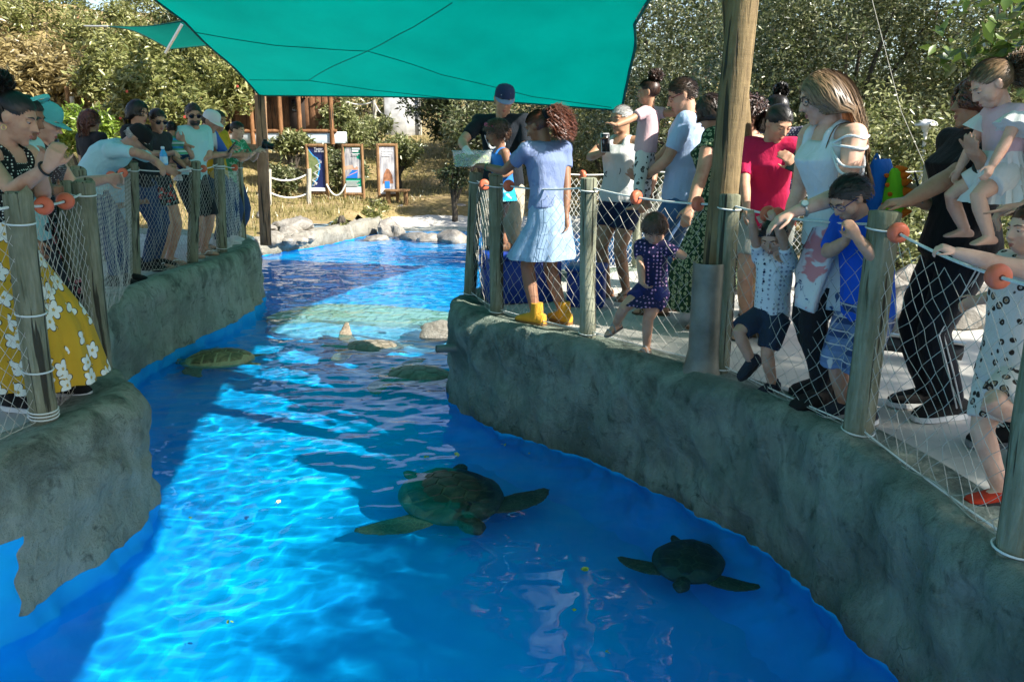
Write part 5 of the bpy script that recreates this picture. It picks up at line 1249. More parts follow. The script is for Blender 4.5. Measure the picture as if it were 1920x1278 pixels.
# bottle
c = aty(309, 318, 8.3); root = empty('water_bottle', c, 'blue water bottle held above the left rail', 'bottle'); n = 16
def lathe(g, c, prof, n=16):
    c = V(c); g.loft([[c + V((math.cos(a) * r, math.sin(a) * r, z)) for a in [2 * math.pi * k / n for k in range(n)]] for r, z in prof])
b = NB('bottle_blue'); b.color((.05, .32, .62)); b.set(rough=.15, spec=.5); g = MB(); lathe(g, (0, 0, 0), [(.02, 0), (.034, .008), (.036, .05), (.033, .09), (.036, .13), (.034, .155), (.016, .185), (.014, .2)]); obj('shell', g, b.m, root)
g = MB(); lathe(g, (0, 0, 0), [(.0368, .055), (.0372, .06), (.0372, .12), (.0368, .125)]); obj('paper_label', g, M('bottle_label', (.2, .5, .7), (.6, .7, .75), 30, .5), root)
g = MB(); lathe(g, (0, 0, 0), [(.017, .198), (.018, .204), (.017, .218), (.010, .222)]); obj('cap', g, M('bottle_cap', (.6, .65, .7), rough=.4), root)
# camera
c = aty(498, 272, 10.85); root = empty('camera_body', c, 'black photo camera held out by the girl in green', 'camera'); rt = rotm(0, 12, 0)
boxb(g := MB(), (0, 0, 0), (.07, .13, .09), rt, .012); obj('housing', g, m_blackp, root); g = MB(); boxb(g, (0, 0, .055), (.05, .05, .035), rt, .01); obj('viewfinder', g, m_blackp, root)
g = MB(); g.tube([(.03, 0, -.01), (.1, 0, -.025)], [.038, .036], 18); obj('lens', g, m_blackp, root); g = MB(); g.tube([(.1, 0, -.025), (.103, 0, -.0257)], .03, 18); obj('glass', g, m_phone, root)
# plastic tub of greens on the post
b = NB('tub_plastic'); b.color((.85, .9, .88)); b.set(rough=.25, spec=.5); t_ = b.node('BsdfTransparent'); mx_ = b.node('MixShader'); mx_.inputs[0].default_value = .84; b.link(b.b.outputs[0], mx_.inputs[1]); b.link(t_.outputs[0], mx_.inputs[2]); b.link(mx_.outputs[0], b.out.inputs[0]); m_tub = b.m
c = aty(885, 320, 6.95); c.z = 1.115; root = empty('plastic_tub', c, 'clear plastic tub of chopped greens on the walkway tip post', 'tub'); yw = Matrix.Rotation(R(8), 3, 'Z')
def rr(w_, d, z, r=.02): return [yw @ V((x, y, z)) for x, y in [(w_ - r, -d), (w_, -d + r), (w_, d - r), (w_ - r, d), (-w_ + r, d), (-w_, d - r), (-w_, -d + r), (-w_ + r, -d)]]
g = MB(); g.loft([rr(.14, .09, 0), rr(.155, .105, .12), rr(.165, .115, .122), rr(.165, .115, .128), rr(.152, .102, .127), rr(.137, .087, .004)]); obj('box', g, m_tub, root)
def leafy(g, n, box, size, rn, flat=.3):
    for k in range(n):
        p = V((rn.uniform(-box[0], box[0]), rn.uniform(-box[1], box[1]), rn.uniform(0, box[2]))); m = Matrix.Rotation(rn.uniform(0, 6.3), 3, 'Z') @ Matrix.Rotation(rn.uniform(-1.2, 1.2), 3, 'X'); s = size * rn.uniform(.6, 1.3)
        g.add([p + m @ V(q) * s for q in ((-1, 0, 0), (-.3, .55, flat), (.6, .5, 0), (1, 0, flat), (.5, -.55, 0), (-.4, -.5, flat * .7), (0, 0, -.15))], [(0, 1, 6), (1, 2, 6), (2, 3, 6), (3, 4, 6), (4, 5, 6), (5, 0, 6)])
m_green = M('lettuce', (.12, .26, .03), (.3, .42, .08), 40, .5); g = MB(); leafy(g, 260, (.125, .078, .085), .022, rnd); g.v = [tuple(yw @ V(v) + V((0, 0, .008))) for v in g.v]; o = obj('greens', g, m_green, root, smooth=False); o['kind'] = 'stuff'
# tongs
c = aty(930, 306, 7.15); root = empty('tongs', c, 'pair of steel serving tongs pointing up beside the tub', 'tongs')
for sg in (-1, 1):
    g = MB(); g.tube(catmull([(.03, 0, -.05), (.0 + sg * .01, 0, .05), (-.045 + sg * .028, 0, .17), (-.06 + sg * .034, 0, .23)], 5), [.006] * 12 + [.013] * 4, 8, flat=(.35, 1)); obj('arm', g, m_steel, root)
# blue box under the small girl
c = V((.07, 6.95, 0)); root = empty('storage_box', c, 'dark blue plastic storage box the small girl stands on', 'box'); m_bx = M('box_blue', (.008, .03, .22), (.012, .045, .28), 6, .45); rt = rotm(0, 0, 12)
g = MB(); boxb(g, (0, 0, .19), (.62, .42, .37), rt, .02); obj('body', g, m_bx, root); g = MB(); boxb(g, (0, 0, .395), (.66, .46, .05), rt, .015); obj('lid', g, m_bx, root)
for sx in (-1, 1): g = MB(); boxb(g, rt @ V((sx * .325, 0, .3)), (.03, .16, .035), rt, .008); obj('handle', g, m_bx, root)
c = V((.62, 6.75, 0)); root = empty('storage_crate', c, 'second blue crate standing behind the yellow boots', 'crate'); g = MB(); boxb(g, (0, 0, .15), (.3, .36, .3), rotm(0, 0, -10), .02); obj('body', g, m_bx, root)
g = MB(); boxb(g, (0, 0, .31), (.33, .39, .03), rotm(0, 0, -10), .012); obj('lid', g, m_bx, root)
# dinosaur backpack on the blond woman's back
c = aty(1662, 372, 4.25); root = empty('backpack', c, 'child\'s blue and green dinosaur backpack with orange spikes', 'backpack')
m_bpb = clothmat('pack_blue', (.01, .13, .5)); m_bpg = clothmat('pack_green', (.16, .52, .02)); m_or = clothmat('pack_orange', (.62, .13, .01))
g = MB()
def slab(x0, ws, d, bow=0): return [sring(V((x0 + bow * math.sin(3.1 * i / (len(ws) - 1)), 0, z)), V((1, 0, 0)), V((0, 1, 0)), w_, d, 16, 2.6) for i, (z, w_) in enumerate(ws)]
g.loft(slab(-.05, [(-.1, .03), (-.08, .06), (0, .068), (.1, .06), (.17, .045), (.215, .015)], .1)); root_b = obj('main_pocket', g, m_bpb, root)
g = MB(); g.loft(slab(.045, [(-.1, .03), (-.085, .06), (-.03, .066), (.04, .055), (.1, .04), (.15, .025), (.17, .008)], .075)); gp = obj('dinosaur_pocket', g, m_bpg, root)
for (z, x) in [(.155, .06), (.125, .078), (.09, .092), (.04, .105), (-.02, .115), (-.075, .108)]:
    g = MB(); g.tube([(x - .015, 0, z), (x + .012, 0, z + .008), (x + .042, 0, z + .014)], [.03, .02, .003], 10); obj('spike', g, m_or, gp)
for (x, z) in [(.02, .13), (.03, .08), (.05, .03), (.02, -.03), (.06, -.06)]:
    g = MB(); g.tube([(x, -.072, z), (x, -.098, z + .006)], [.014, .004], 10); obj('stud', g, m_or, gp)
g = MB(); g.tube(catmull([(-.05, -.03, .2), (-.07, -.02, .235), (-.09, 0, .23), (-.1, .0, .19)], 5), .012, 8, flat=(1, .4)); obj('carry_loop', g, m_bpb, root); root.scale = (.9, .9, .9); root.rotation_euler = (0, 0, R(-48))
s_ = blonde; c0 = s_.spine(.95)[0]; g = MB(); pts = catmull([c0 + s_.lt * .09 + s_.f * .11 - V((0, 0, .12)), c0 + s_.lt * .1 + s_.f * .05 + V((0, 0, .03)), c0 + s_.lt * .1 - s_.f * .09 + V((0, 0, .0)), c0 + s_.lt * .12 - s_.f * .13 - V((0, 0, .3)), c0 + s_.lt * .13 - s_.f * .12 - V((0, 0, .55))], 6)
tag(obj('bag_strap', MB().tube(pts, .006, 8, flat=(.35, 1.2)), leather, off=pts[0]), 'brown leather bag strap hanging behind the blond woman\'s shoulder', 'strap')
# patterned jacket hanging from her arm
c = aty(1552, 425, 4.0); g = MB(); n = 18; rows = []
for i in range(13):
    t = i / 12; w_ = .06 + .09 * min(1, t * 2.2) - .03 * max(0, t - .75) * 4; r_ = []
    for j in range(n):
        u = j / (n - 1) - .5; r_.append(V((u * 2 * w_ + .02 * math.sin(5 * t + u * 4), -.035 * math.cos(u * 11 + t * 2) * (.4 + t) - .02, -t * .42 - .05 * abs(u) * math.sin(t * 5))))
    rows.append(r_)
rows2 = [[p_ + V((0, .012, 0)) for p_ in r_] for r_ in reversed(rows)]
g.loft(rows + rows2 + [rows[0]], False, False); tag(link('jacket', (lambda g: g.mesh('jacket'))(g), clothmat('jacket_patchwork', (.55, .56, .54), (.5, .2, .2), 'blotch', 7, (.04, .07, .15)), loc=c), 'white patchwork jacket hanging behind the boy in blue', 'jacket')

# ---------------------------------------------------------------- turtles
def turtlemat(name, a, b_, c):
    q = NB(name); co = q.coord('Object'); v = q.node('TexVoronoi', feature='DISTANCE_TO_EDGE'); v.inputs['Scale'].default_value = 26; q.link(co, v.inputs['Vector'])
    col = q.ramp(q.noise(co, 9, 6, .65), [(.35, a), (.65, b_)]); col = q.mix(q.ramp(v.outputs['Distance'], [(.02, .8), (.07, 0.)]), col, c); q.color(col); q.set(rough=.55, spec=.4); q.bump(q.noise(co, 30, 5), .4, .01); return q.m
def shellmat(name, a, b_, c):
    q = NB(name); co = q.coord('Object'); n = q.noise(q.coord('Object', (1, 1, 1)), 7, 7, .7, 1.5); col = q.ramp(n, [(.35, a), (.5, b_), (.68, c)]); q.color(col); q.set(rough=.5, spec=.4); q.bump(q.noise(co, 22, 6), .5, .012); return q.m
def turtle(loc, yaw, L, label, sm, bm_, sc_m=None, pitch=0, fl=(0, 0, 0, 0), headdir=0, roll=0):
    rt = Matrix.Rotation(R(yaw), 3, 'Z') @ Matrix.Rotation(R(pitch), 3, 'Y') @ Matrix.Rotation(R(roll), 3, 'X'); root = empty('sea_turtle', loc, label, 'turtle', 'sea turtles swimming in the pool')
    hw = lambda t: .415 * max(0, 1 - abs(2 * t - .12) ** 2.3) ** .55 * (1 if t > 0 else 1 - .25 * (-t)) if abs(2 * t - .12) < 1 else 0
    def dome(x, y):
        w_ = max(hw(x), 1e-4); k = max(0, 1 - (y / w_) ** 2); return (.05 + .17 * k ** .6 * max(0, 1 - (2 * x - .05) ** 2) ** .5)
    g = MB(); nx, ny = 22, 18; top = []
    for i in range(nx + 1):
        x = -.435 + .99 * i / nx; w_ = max(hw(x), .004); top.append([V((x, w_ * math.sin(math.pi * (j / ny - .5)), 0)) for j in range(ny + 1)])
    top = [[V((q.x, q.y, dome(q.x, q.y))) for q in r_] for r_ in top]; bot = [[V((q.x, q.y * .97, .015 - .05 * (1 - abs(q.y) / (hw(q.x) + .01)))) for q in r_] for r_ in top]
    tr = lambda v: rt @ (V(v) * L)
    g.loft([[tr(q) for q in a_] + [tr(q) for q in reversed(b_)] for a_, b_ in zip(top, bot)], True); sh = obj('shell', g, sm, root)
    # scutes: thin raised plates following the dome
    polys = []
    xs_ = [-.40, -.24, -.07, .11, .29, .46]
    for i in range(5):
        a_, b_ = xs_[i], xs_[i + 1]; m = (a_ + b_) / 2; w0 = .1; polys.append([(a_, .05), (m, w0), (b_, .05), (b_, -.05), (m, -w0), (a_, -.05)])
    for sg in (-1, 1):
        for i in range(4):
            a_, b_ = (xs_[i] + xs_[i + 1]) / 2, (xs_[i + 1] + xs_[i + 2]) / 2; m = xs_[i + 1]
            polys.append([(a_, sg * .105), (m, sg * .055), (b_, sg * .105), (b_ - .01, sg * hw(b_) * .84), (a_ + .01, sg * hw(a_) * .84)])
    for pl in polys:
        cx = sum(q[0] for q in pl) / len(pl); cy_ = sum(q[1] for q in pl) / len(pl); r1 = []; r0 = []; r2 = []
        dense = [];
        for q, q2 in zip(pl, pl[1:] + pl[:1]):
            for k in range(3): dense.append((q[0] + (q2[0] - q[0]) * k / 3, q[1] + (q2[1] - q[1]) * k / 3))
        for (x, y) in dense:
            f_ = lambda s: (cx + (x - cx) * s, cy_ + (y - cy_) * s)
            for lst, s_, dz in ((r0, .95, -.004), (r1, .9, .006), (r2, .45, .010)):
                q = f_(s_); lst.append(tr((q[0], q[1], dome(*q) + dz)))
        g = MB(); g.loft([r0, r1, r2], True); obj('scute', g, sm if sc_m is None else sc_m, sh)
    g = MB(); g.ell(tr((.04, 0, .01)), [.42 * L, .31 * L, .07 * L], rt, 18, 10)
    hd = Matrix.Rotation(R(headdir), 3, 'Z'); nk = V((.46, 0, .02)); g.tube([tr((.3, 0, .02)), tr(nk), tr(nk + hd @ V((.1, 0, .02)))], [.12 * L, .1 * L, .085 * L], 12)
    g.ell(tr(nk + hd @ V((.17, 0, .035))), [.13 * L, .1 * L, .09 * L], rt @ hd, 14, 10); g.ell(tr(nk + hd @ V((.265, 0, .02))), [.05 * L, .045 * L, .045 * L], rt @ hd, 10, 8)
    def blade(base, a0, a1, ln, w_, up, sg):
        pts = []; ws = []; d = a0
        for k in range(8):
            t = k / 7; an = R(a0 + (a1 - a0) * t); 
            if k == 0: q = V(base)
            else: q = pts[-1] + V((math.cos(an), sg * math.sin(an), up * t)) * (ln / 7)
            pts.append(q); ws.append(w_ * (.75 + 1.2 * t - 1.75 * t * t) + .006)
        rs = []
        for k, q in enumerate(pts):
            d_ = (pts[min(k + 1, 7)] - pts[max(k - 1, 0)]).normalized(); x_ = V((0, 0, 1)).cross(d_).normalized(); z_ = d_.cross(x_)
            rs.append([tr(v) for v in sring(q, x_, z_, ws[k], max(.012, .03 * (1 - k / 9)), 12, 2.2)])
        g.loft(rs)
    blade((.30, .22, .0), 60 + fl[0], 120 + fl[0], .62, .145, fl[2], 1); blade((.30, -.22, .0), 60 + fl[1], 120 + fl[1], .62, .145, fl[3], -1)
    blade((-.33, .14, 0), 140, 165, .26, .075, 0, 1); blade((-.33, -.14, 0), 140, 165, .26, .075, 0, -1)
    me = fuse(g, .012 * L / .6, 3); bd = link('body', me, bm_, root)
    for sg in (-1, 1): g = MB(); g.ell(tr(nk + hd @ V((.225, sg * .06, .05))), .016 * L, None, 8, 6); obj('eye', g, m_iris, root)
ts1 = shellmat('shell_green', (.006, .009, .006), (.016, .022, .012), (.06, .055, .03)); tb1 = turtlemat('turtle_skin_green', (.018, .022, .012), (.06, .058, .028), (.11, .10, .055))
ts1b = shellmat('shell_seams', (.025, .03, .018), (.05, .055, .03), (.09, .09, .05)); ts2b = shellmat('shell_brown_seams', (.3, .22, .1), (.4, .3, .14), (.5, .4, .2)); ts2 = shellmat('shell_brown', (.08, .05, .02), (.2, .13, .05), (.4, .28, .12)); tb2 = turtlemat('turtle_skin_tan', (.10, .07, .03), (.2, .14, .07), (.34, .27, .16))
ts3 = shellmat('shell_grey', (.10, .085, .06), (.18, .15, .11), (.3, .26, .2)); tb3 = turtlemat('turtle_skin_grey', (.14, .11, .08), (.24, .19, .14), (.34, .28, .2))
turtle(atz(842, 948, -.95), -72, .8, 'largest dark green sea turtle in the middle of the near pool', ts1b, tb1, ts1, fl=(12, -12, 0, 0), headdir=8)
turtle(atz(1290, 1078, -.98), -108, .47, 'smaller dark green sea turtle near the right wall', ts1b, tb1, ts1, fl=(-6, 8, 0, 0), headdir=-4)
turtle(atz(418, 685, -.87), 187, .72, 'brown sea turtle by the left wall half in sunlight', ts2b, tb2, ts2, fl=(15, 5, 0, 0), pitch=2)
turtle(atz(700, 668, -.93), 178, .74, 'grey brown sea turtle lifting one front flipper out of the water', ts3, tb3, fl=(0, -28, 0, .95), roll=0)
turtle(atz(790, 722, -.92), 160, .75, 'dim sea turtle under the ripples close to the drain pipe', ts3, tb3, fl=(8, -8, 0, 0))
# bits of lettuce floating
for i, (px, py, s, lab) in enumerate([(860, 853, .035, 'largest yellow lettuce scrap floating near the right wall'), (800, 856, .02, 'green lettuce scrap left of the yellow one'), (945, 834, .022, 'green scrap floating closest to the right wall'), (992, 850, .014, 'tiny scrap floating right of the green one'), (1092, 1070, .03, 'green scrap right of the big turtle'), (520, 941, .02, 'pale scrap floating in the bright middle water'),
                                      (272, 753, .022, 'pale yellow scrap floating by the left wall'), (432, 1165, .022, 'olive scrap floating near the bottom left'), (357, 971, .016, 'dark scrap floating beside the concrete block'), (735, 690, .025, 'yellow scrap behind the grey turtle'), (1075, 1143, .016, 'green scrap between the two dark turtles'), (1140, 1222, .014, 'olive scrap near the lower edge')]):
    c = atz(px, py, WZ + .006); g = MB(); leafy(g, 3, (s * .6, s * .6, .004), s * .7, rnd, .12); tag(obj('lettuce_scrap', g, m_green if i not in (0, 5, 6, 9) else M('lettuce_pale', (.5, .5, .12), (.62, .58, .25), 30, .5), smooth=False), lab, 'lettuce', 'lettuce scraps floating on the water').location = c
# ---------------------------------------------------------------- rocks, banners, hut, hillside furniture
b = NB('rock'); co = b.coord('Object'); col = b.ramp(b.noise(co, 5, 9, .7, .6), [(.32, (.12, .105, .085)), (.5, (.24, .22, .19)), (.68, (.38, .355, .31))]); col = b.mix(b.ramp(b.noise(co, 22, 6, .7), [(.55, 0.), (.7, .6)]), col, (.1, .09, .075)); b.color(col); b.set(rough=.9, spec=.2); b.bump(b.noise(co, 16, 8, .75), .8, .03); m_rock = b.m
def rock(loc, size, label, group, seed, sub=3):
    bm = bmesh.new(); bmesh.ops.create_icosphere(bm, subdivisions=sub, radius=1)
    for v in bm.verts:
        n = v.co.normalized(); d = 1 + .38 * fbm(n * 1.1 + V((seed * 3.1, 0, 0)), 3)
        for q in range(5):
            a = V((math.sin(seed * 5 + q * 2.4), math.cos(seed * 3 + q * 1.7), math.sin(seed * 2 + q * 4.1))).normalized(); e = n.dot(a) * d
            if e > .62: d *= .62 / e * .5 + .5
        v.co = V((n.x * size[0], n.y * size[1], n.z * size[2])) * d
    me = bpy.data.meshes.new('rock'); bm.to_mesh(me); bm.free(); o = link('rock', me, m_rock, smooth=True, loc=loc); o.rotation_euler = (0, 0, seed * 1.3)
    try: me.set_sharp_from_angle(angle=R(32))
    except Exception: pass
    return tag(o, label, 'rock', group)
i = 0
ORD = ['first', 'second', 'third', 'fourth', 'fifth', 'sixth', 'seventh', 'eighth', 'ninth', 'tenth', 'eleventh', 'twelfth', 'thirteenth', 'fourteenth', 'fifteenth']
RK1 = [(515, 440, 15.2, .22), (535, 448, 15.3, .2), (555, 418, 16.3, .34), (540, 432, 15.8, .26), (572, 440, 15.9, .2), (590, 438, 16.3, .2), (560, 445, 15.5, .2), (525, 420, 16.5, .18), (505, 425, 15.8, .2), (610, 432, 16.8, .16), (490, 400, 17.5, .16), (660, 415, 18.6, .22), (645, 425, 17.9, .16), (682, 405, 19.6, .2)]
for (px, py, Y, s) in RK1:
    i += 1; c = aty(px, py, Y); rock(c - V((0, 0, s * .25)), (s, s * .8, s * .62), 'pale grey rock between brown pole and kerb, %s from the left' % ORD[sorted(q[0] for q in RK1).index(px)], 'pale rocks at the foot of the brown pole', i)
RK2 = [(700, 398, .3), (718, 394, .36), (735, 396, .3), (752, 392, .34), (770, 396, .26), (790, 392, .34), (808, 395, .26), (826, 390, .34), (845, 392, .3), (862, 388, .34), (690, 410, .22), (742, 403, .2), (880, 392, .3), (817, 386, .25), (705, 388, .2)]
for (px, py, s) in RK2:
    i += 1; c = aty(px, py + 4, 21.0 + (i % 3) * .25); rock(c - V((0, 0, s * .1)), (s * .95, s * .7, s * .6), 'grey boulder in the row edging the white sand, %s from the left' % ORD[sorted(q[0] for q in RK2).index(px)], 'boulders edging the sand', i)
for (px, py, s, lab) in [(738, 440, (.42, .3, .34), 'pointed rock standing in the far pool shallows'), (775, 447, (.46, .22, .14), 'long low rock in the far pool shallows'), (808, 450, (.34, .24, .17), 'middle small rock in the far pool shallows'), (850, 452, (.5, .3, .24), 'rock in the far pool beside the walkway tip post'), (706, 449, (.28, .2, .1), 'nearly sunken rock left of the pointed one')]:
    i += 1; rock(atz(px, py, WZ), s, lab, 'rocks standing in the far pool', i)
i += 1; rock(atz(828, 628, WZ - .02), (.27, .24, .16), 'wet round rock beside the right wall tip', None, i)
RK3 = [(1690, 600, 6.0, .34), (1735, 590, 6.2, .36), (1665, 560, 6.6, .3), (1720, 555, 6.7, .36), (1700, 630, 5.7, .24), (1775, 600, 6.1, .32), (1650, 620, 6.0, .26), (1810, 590, 6.3, .34), (1760, 550, 6.9, .3), (1580, 590, 6.9, .3), (1530, 570, 7.3, .3)]
for (px, py, Y, s) in RK3:
    i += 1; rock(aty(px, py, Y), (s, s * .85, s * .7), 'sunlit grey boulder behind the right walkway people, %s from the left' % ORD[sorted(q[0] for q in RK3).index(px)], 'boulders behind the right walkway', i)
# dark gutter rail lying at the edge of the right walkway
a_, c_ = aty(1640, 642, 5.1), aty(1800, 700, 4.9); a_.z = .1; c_.z = .08
root = empty('edge_rail', a_, 'dark metal edging rail lying behind the track trousers', 'rail'); d_ = c_ - a_
g = MB(); g.tube([V((0, 0, 0)), d_], .05, 4); obj('beam', g, M('dark_steel', (.03, .03, .032), rough=.5, metal=.4), root); g = MB(); g.tube([V((0, -.02, .06)), d_ + V((0, -.02, .06))], .014, 8); obj('pipe', g, m_steel, root)

# banners
m_bw = wood('banner_wood', (.17, .09, .04), (.32, .19, .09)); m_navy = M('print_navy', (.012, .02, .09), rough=.5); m_land = M('print_land', (.10, .15, .05), (.24, .27, .12), 12, .6, detail=8); m_sea = M('print_sea', (.05, .3, .62), rough=.5); m_wht = M('print_paper', (.68, .68, .67), rough=.5); m_pg = M('print_green', (.0, .22, .13), rough=.5)
m_bl = M('print_blue', (.015, .16, .55), rough=.5); m_sk = M('print_photo_skin', (.45, .2, .1), (.6, .45, .35), 9, .5, detail=7); m_grey = M('print_photo_grey', (.12, .12, .15), (.6, .58, .56), 5, .5, detail=7, stretch=(3, 1, .6)); m_brn = M('print_photo_brown', (.05, .02, .01), (.45, .2, .1), 7, .5, detail=7); m_pk = M('print_pink', (.6, .3, .36), rough=.5)
def banner(bx, Y, top_py, bot_py, w_, label, art, yaw=0):
    zb = hgt(aty(bx, bot_py, Y).x, Y); c = aty(bx, bot_py, Y); c.z = zb; Ht = aty(bx, top_py, Y).z - zb
    root = empty('information_banner', c, label, 'banner', 'timber framed banners on the slope'); rt = Matrix.Rotation(R(yaw), 3, 'Z'); tr = lambda x, z, y=0: rt @ V((x, y, z))
    hw_ = w_ / 2
    for sx in (-1, 1): g = MB(); g.tube([tr(sx * hw_, -.25), tr(sx * hw_, Ht * .5), tr(sx * hw_, Ht)], [.045, .042, .043], 10); obj('frame_post', g, m_bw, root)
    for z in (Ht - .04, Ht * .12): g = MB(); g.tube([tr(-hw_ - .02, z), tr(hw_ + .02, z)], .042, 10); obj('frame_rail', g, m_bw, root)
    z0, z1 = Ht * .12 + .04, Ht - .08; W2 = hw_ - .04; g = MB(); g.box(tr(0, (z0 + z1) / 2), (W2 * 2, .012, z1 - z0), rt); pn = obj('panel', g, art[0], root, smooth=False)
    for k, (poly, mt) in enumerate(art[1]):
        y = -.008 - .0022 * (k + 1); f_ = [tr((u - .5) * 2 * W2, z0 + v * (z1 - z0), y) for u, v in poly]; bk = [tr((u - .5) * 2 * W2, z0 + v * (z1 - z0), -.0055) for u, v in poly]
        g = MB(); n = len(f_); g.add(f_ + bk, [tuple(range(n))] + [(j, (j + 1) % n, n + (j + 1) % n, n + j) for j in range(n)]); obj('print_shape', g, mt, pn, smooth=False)
    for (txt, u, v, sz, mt) in art[2]:
        cu = bpy.data.curves.new('print_text', 'FONT'); cu.body = txt; cu.size = sz; cu.align_x = 'CENTER'; cu.extrude = .001
        to = bpy.data.objects.new('t', cu); COL.objects.link(to); me = bpy.data.meshes.new_from_object(to.evaluated_get(bpy.context.evaluated_depsgraph_get())); bpy.data.objects.remove(to)
        o = link('print_text', me, mt, pn, False); o.rotation_euler = (math.pi / 2, 0, R(yaw)); o.location = tr((u - .5) * 2 * W2, z0 + v * (z1 - z0), -.03)
    return root
rec = lambda u0, u1, v0, v1: [(u0, v0), (u1, v0), (u1, v1), (u0, v1)]
lines = lambda u0, u1, v, n, dv, h: [(rec(u0, u1 - .1 * (k % 3), v - k * dv, v - k * dv + h), m_wht) for k in range(n)]
coast = [(0, .97), (.12, .88), (.3, .8), (.5, .76), (.62, .68), (.66, .6), (.6, .48), (.52, .36), (.42, .26), (.2, .2), (.08, .1), (0, .08)]
names_ = [(rec(.62 - .42 * k / 22 + .12 * math.sin(k), .74 - .42 * k / 22 + .12 * math.sin(k), .70 - .026 * k, .712 - .026 * k), m_wht) for k in range(23)]
banner(598, 21.0, 270, 380, .48, 'tall navy map banner in a timber frame, leftmost of three', (m_navy, [([(u + (.08 if u > 0 else 0), v) for u, v in coast], m_sea), (coast, m_land)] + names_ + [(rec(0, 1, 0, .08), m_wht)], [('Tamar', .68, .94, .085, m_wht), ('no Brasil', .74, .89, .075, m_wht)]), -6)
banner(665, 21.0, 270, 380, .48, 'green turtle banner in a timber frame, middle of three', (m_pg, [([(0, .32), (1, .32), (1, .72), (.6, .78), (.4, 1), (.1, 1), (0, .85)], m_grey), ([(0, .5), (.4, .52), (.75, .45), (.85, .55), (.6, .62), (.2, .6), (0, .58)], m_sk), (arc(.62, .7, .16, 0, 360, 14), m_grey), ([(.05, .32), (.75, .32), (.8, .5), (.45, .5)], m_bl), ([(.15, .36), (.2, .38), (.8, .48), (.75, .45)], m_pk), (rec(0, 1, .13, .3), m_pg), (rec(0, 1, 0, .13), m_wht)] + lines(.5, .98, .95, 2, .05, .035) + lines(.5, .95, .85, 2, .03, .014) + lines(.05, .9, .25, 5, .025, .01), []), -4)
banner(729, 21.2, 269, 388, .46, 'grey photo banner in a timber frame, rightmost of three', (m_grey, [([(.15, .22), (.85, .22), (.8, .4), (.62, .52), (.45, .54), (.25, .42)], m_brn), (rec(.3, .62, .12, .27), m_bl), (rec(0, 1, 0, .1), m_wht)] + lines(.2, .9, .9, 3, .05, .02), []), 8)
# low bench by the right banner
c = aty(745, 385, 21.0); c.z = hgt(c.x, 21.0); root = empty('bench', c, 'low dark timber bench below the grey photo banner', 'bench')
for k in range(3): g = MB(); boxb(g, (0, -.12 + .12 * k, .34), (.62, .1, .05), None, .008); obj('seat_plank', g, m_bw, root)
for sx in (-1, 1): g = MB(); g.tube([(sx * .22, 0, -.1), (sx * .22, 0, .33)], .06, 10); obj('leg', g, m_bw, root)
# stakes and ropes on the slope
m_stake = wood('stake_wood', (.3, .28, .22), (.5, .47, .4)); stk = []
for (px, py, Y, h, lab) in [(579, 395, 19.5, .95, 'pale stake with ropes in front of the map banner'), (505, 392, 19.3, .9, 'pale stake hidden beside the brown pole'), (652, 262, 31, 1.35, 'white stake left of two on the upper terrace'), (704, 262, 31, 1.35, 'white stake right of two on the upper terrace'), (728, 266, 30.5, 2.5, 'tall white stake at the white screen'), (134, 235, 26, 1.1, 'thin dark stake on the bare slope at left'), (142, 240, 25.8, .9, 'shorter dark stake on the bare slope at left')]:
    c = aty(px, py, Y); t = c + V((.0, 0, h)); stk.append((c, t)); post(c, t + V((.06 if Y < 20 else 0, 0, 0)), .055 if Y < 25 else .07, lab, m_stake if Y != 26 else m_bw, 'stakes on the slope', z_sub=.4, name='stake', cat='stake')
for k, (a_, c_, sg, lab) in enumerate([(stk[1][1] - V((0, 0, .15)), stk[0][1] - V((0, 0, .12)), .12, 'white rope between the stakes beside the map banner'), (stk[1][1] - V((0, 0, .5)), stk[0][1] - V((0, 0, .55)), .12, 'lower white rope between the stakes beside the map banner'), (aty(612, 345, 20.9), aty(648, 345, 20.9), .28, 'white rope hanging between the first two banners'), (stk[2][1], stk[3][1], .12, 'white rope across the upper terrace'), (stk[3][1], stk[4][0] + V((0, 0, 1.0)), .2, 'white rope sloping to the tall white stake'), (stk[2][1], aty(625, 235, 31), .1, 'white rope leaving the upper terrace to the left')]):
    rope('slope_rope', catenary(a_, c_, sg), .02, lab)
# poles and the second sail up the hill
for (px, t_, b_, Y, lab) in [(143, 22, 150, 33, 'brown pole holding the small far sail at its tip'), (214, 52, 150, 34, 'slender brown pole under the small far sail'), (258, 62, 140, 36, 'pale pole right of the slender brown one')]:
    post(aty(px, b_, Y), aty(px, t_, Y), .09, lab, m_brownpost, None, z_sub=1, name='sail_pole', cat='pole')
A_, B_, C_, D_ = aty(203, 50, 25), aty(318, 92, 19), aty(400, 84, 19), aty(360, 36, 21)
sail('shade_sail', [[A_, A_.lerp(B_, .5) + V((0, 0, .12)), B_], [B_, B_.lerp(C_, .5), C_], [D_, D_.lerp(C_, .5), C_], [A_, A_.lerp(D_, .5) - V((0, 0, .08)), D_]], 'small far teal sail above the hillside bushes at upper left', n=10)
rope('sail_stay', [aty(143, 49, 33), aty(203, 50, 25)], .03, 'pale stay from the brown pole to the small far sail')
rope('sail_strut', [aty(310, 100, 18.8), aty(341, 46, 18.7)], .035, 'pale strut leaning across the small far sail', m_steel, cat='strut')
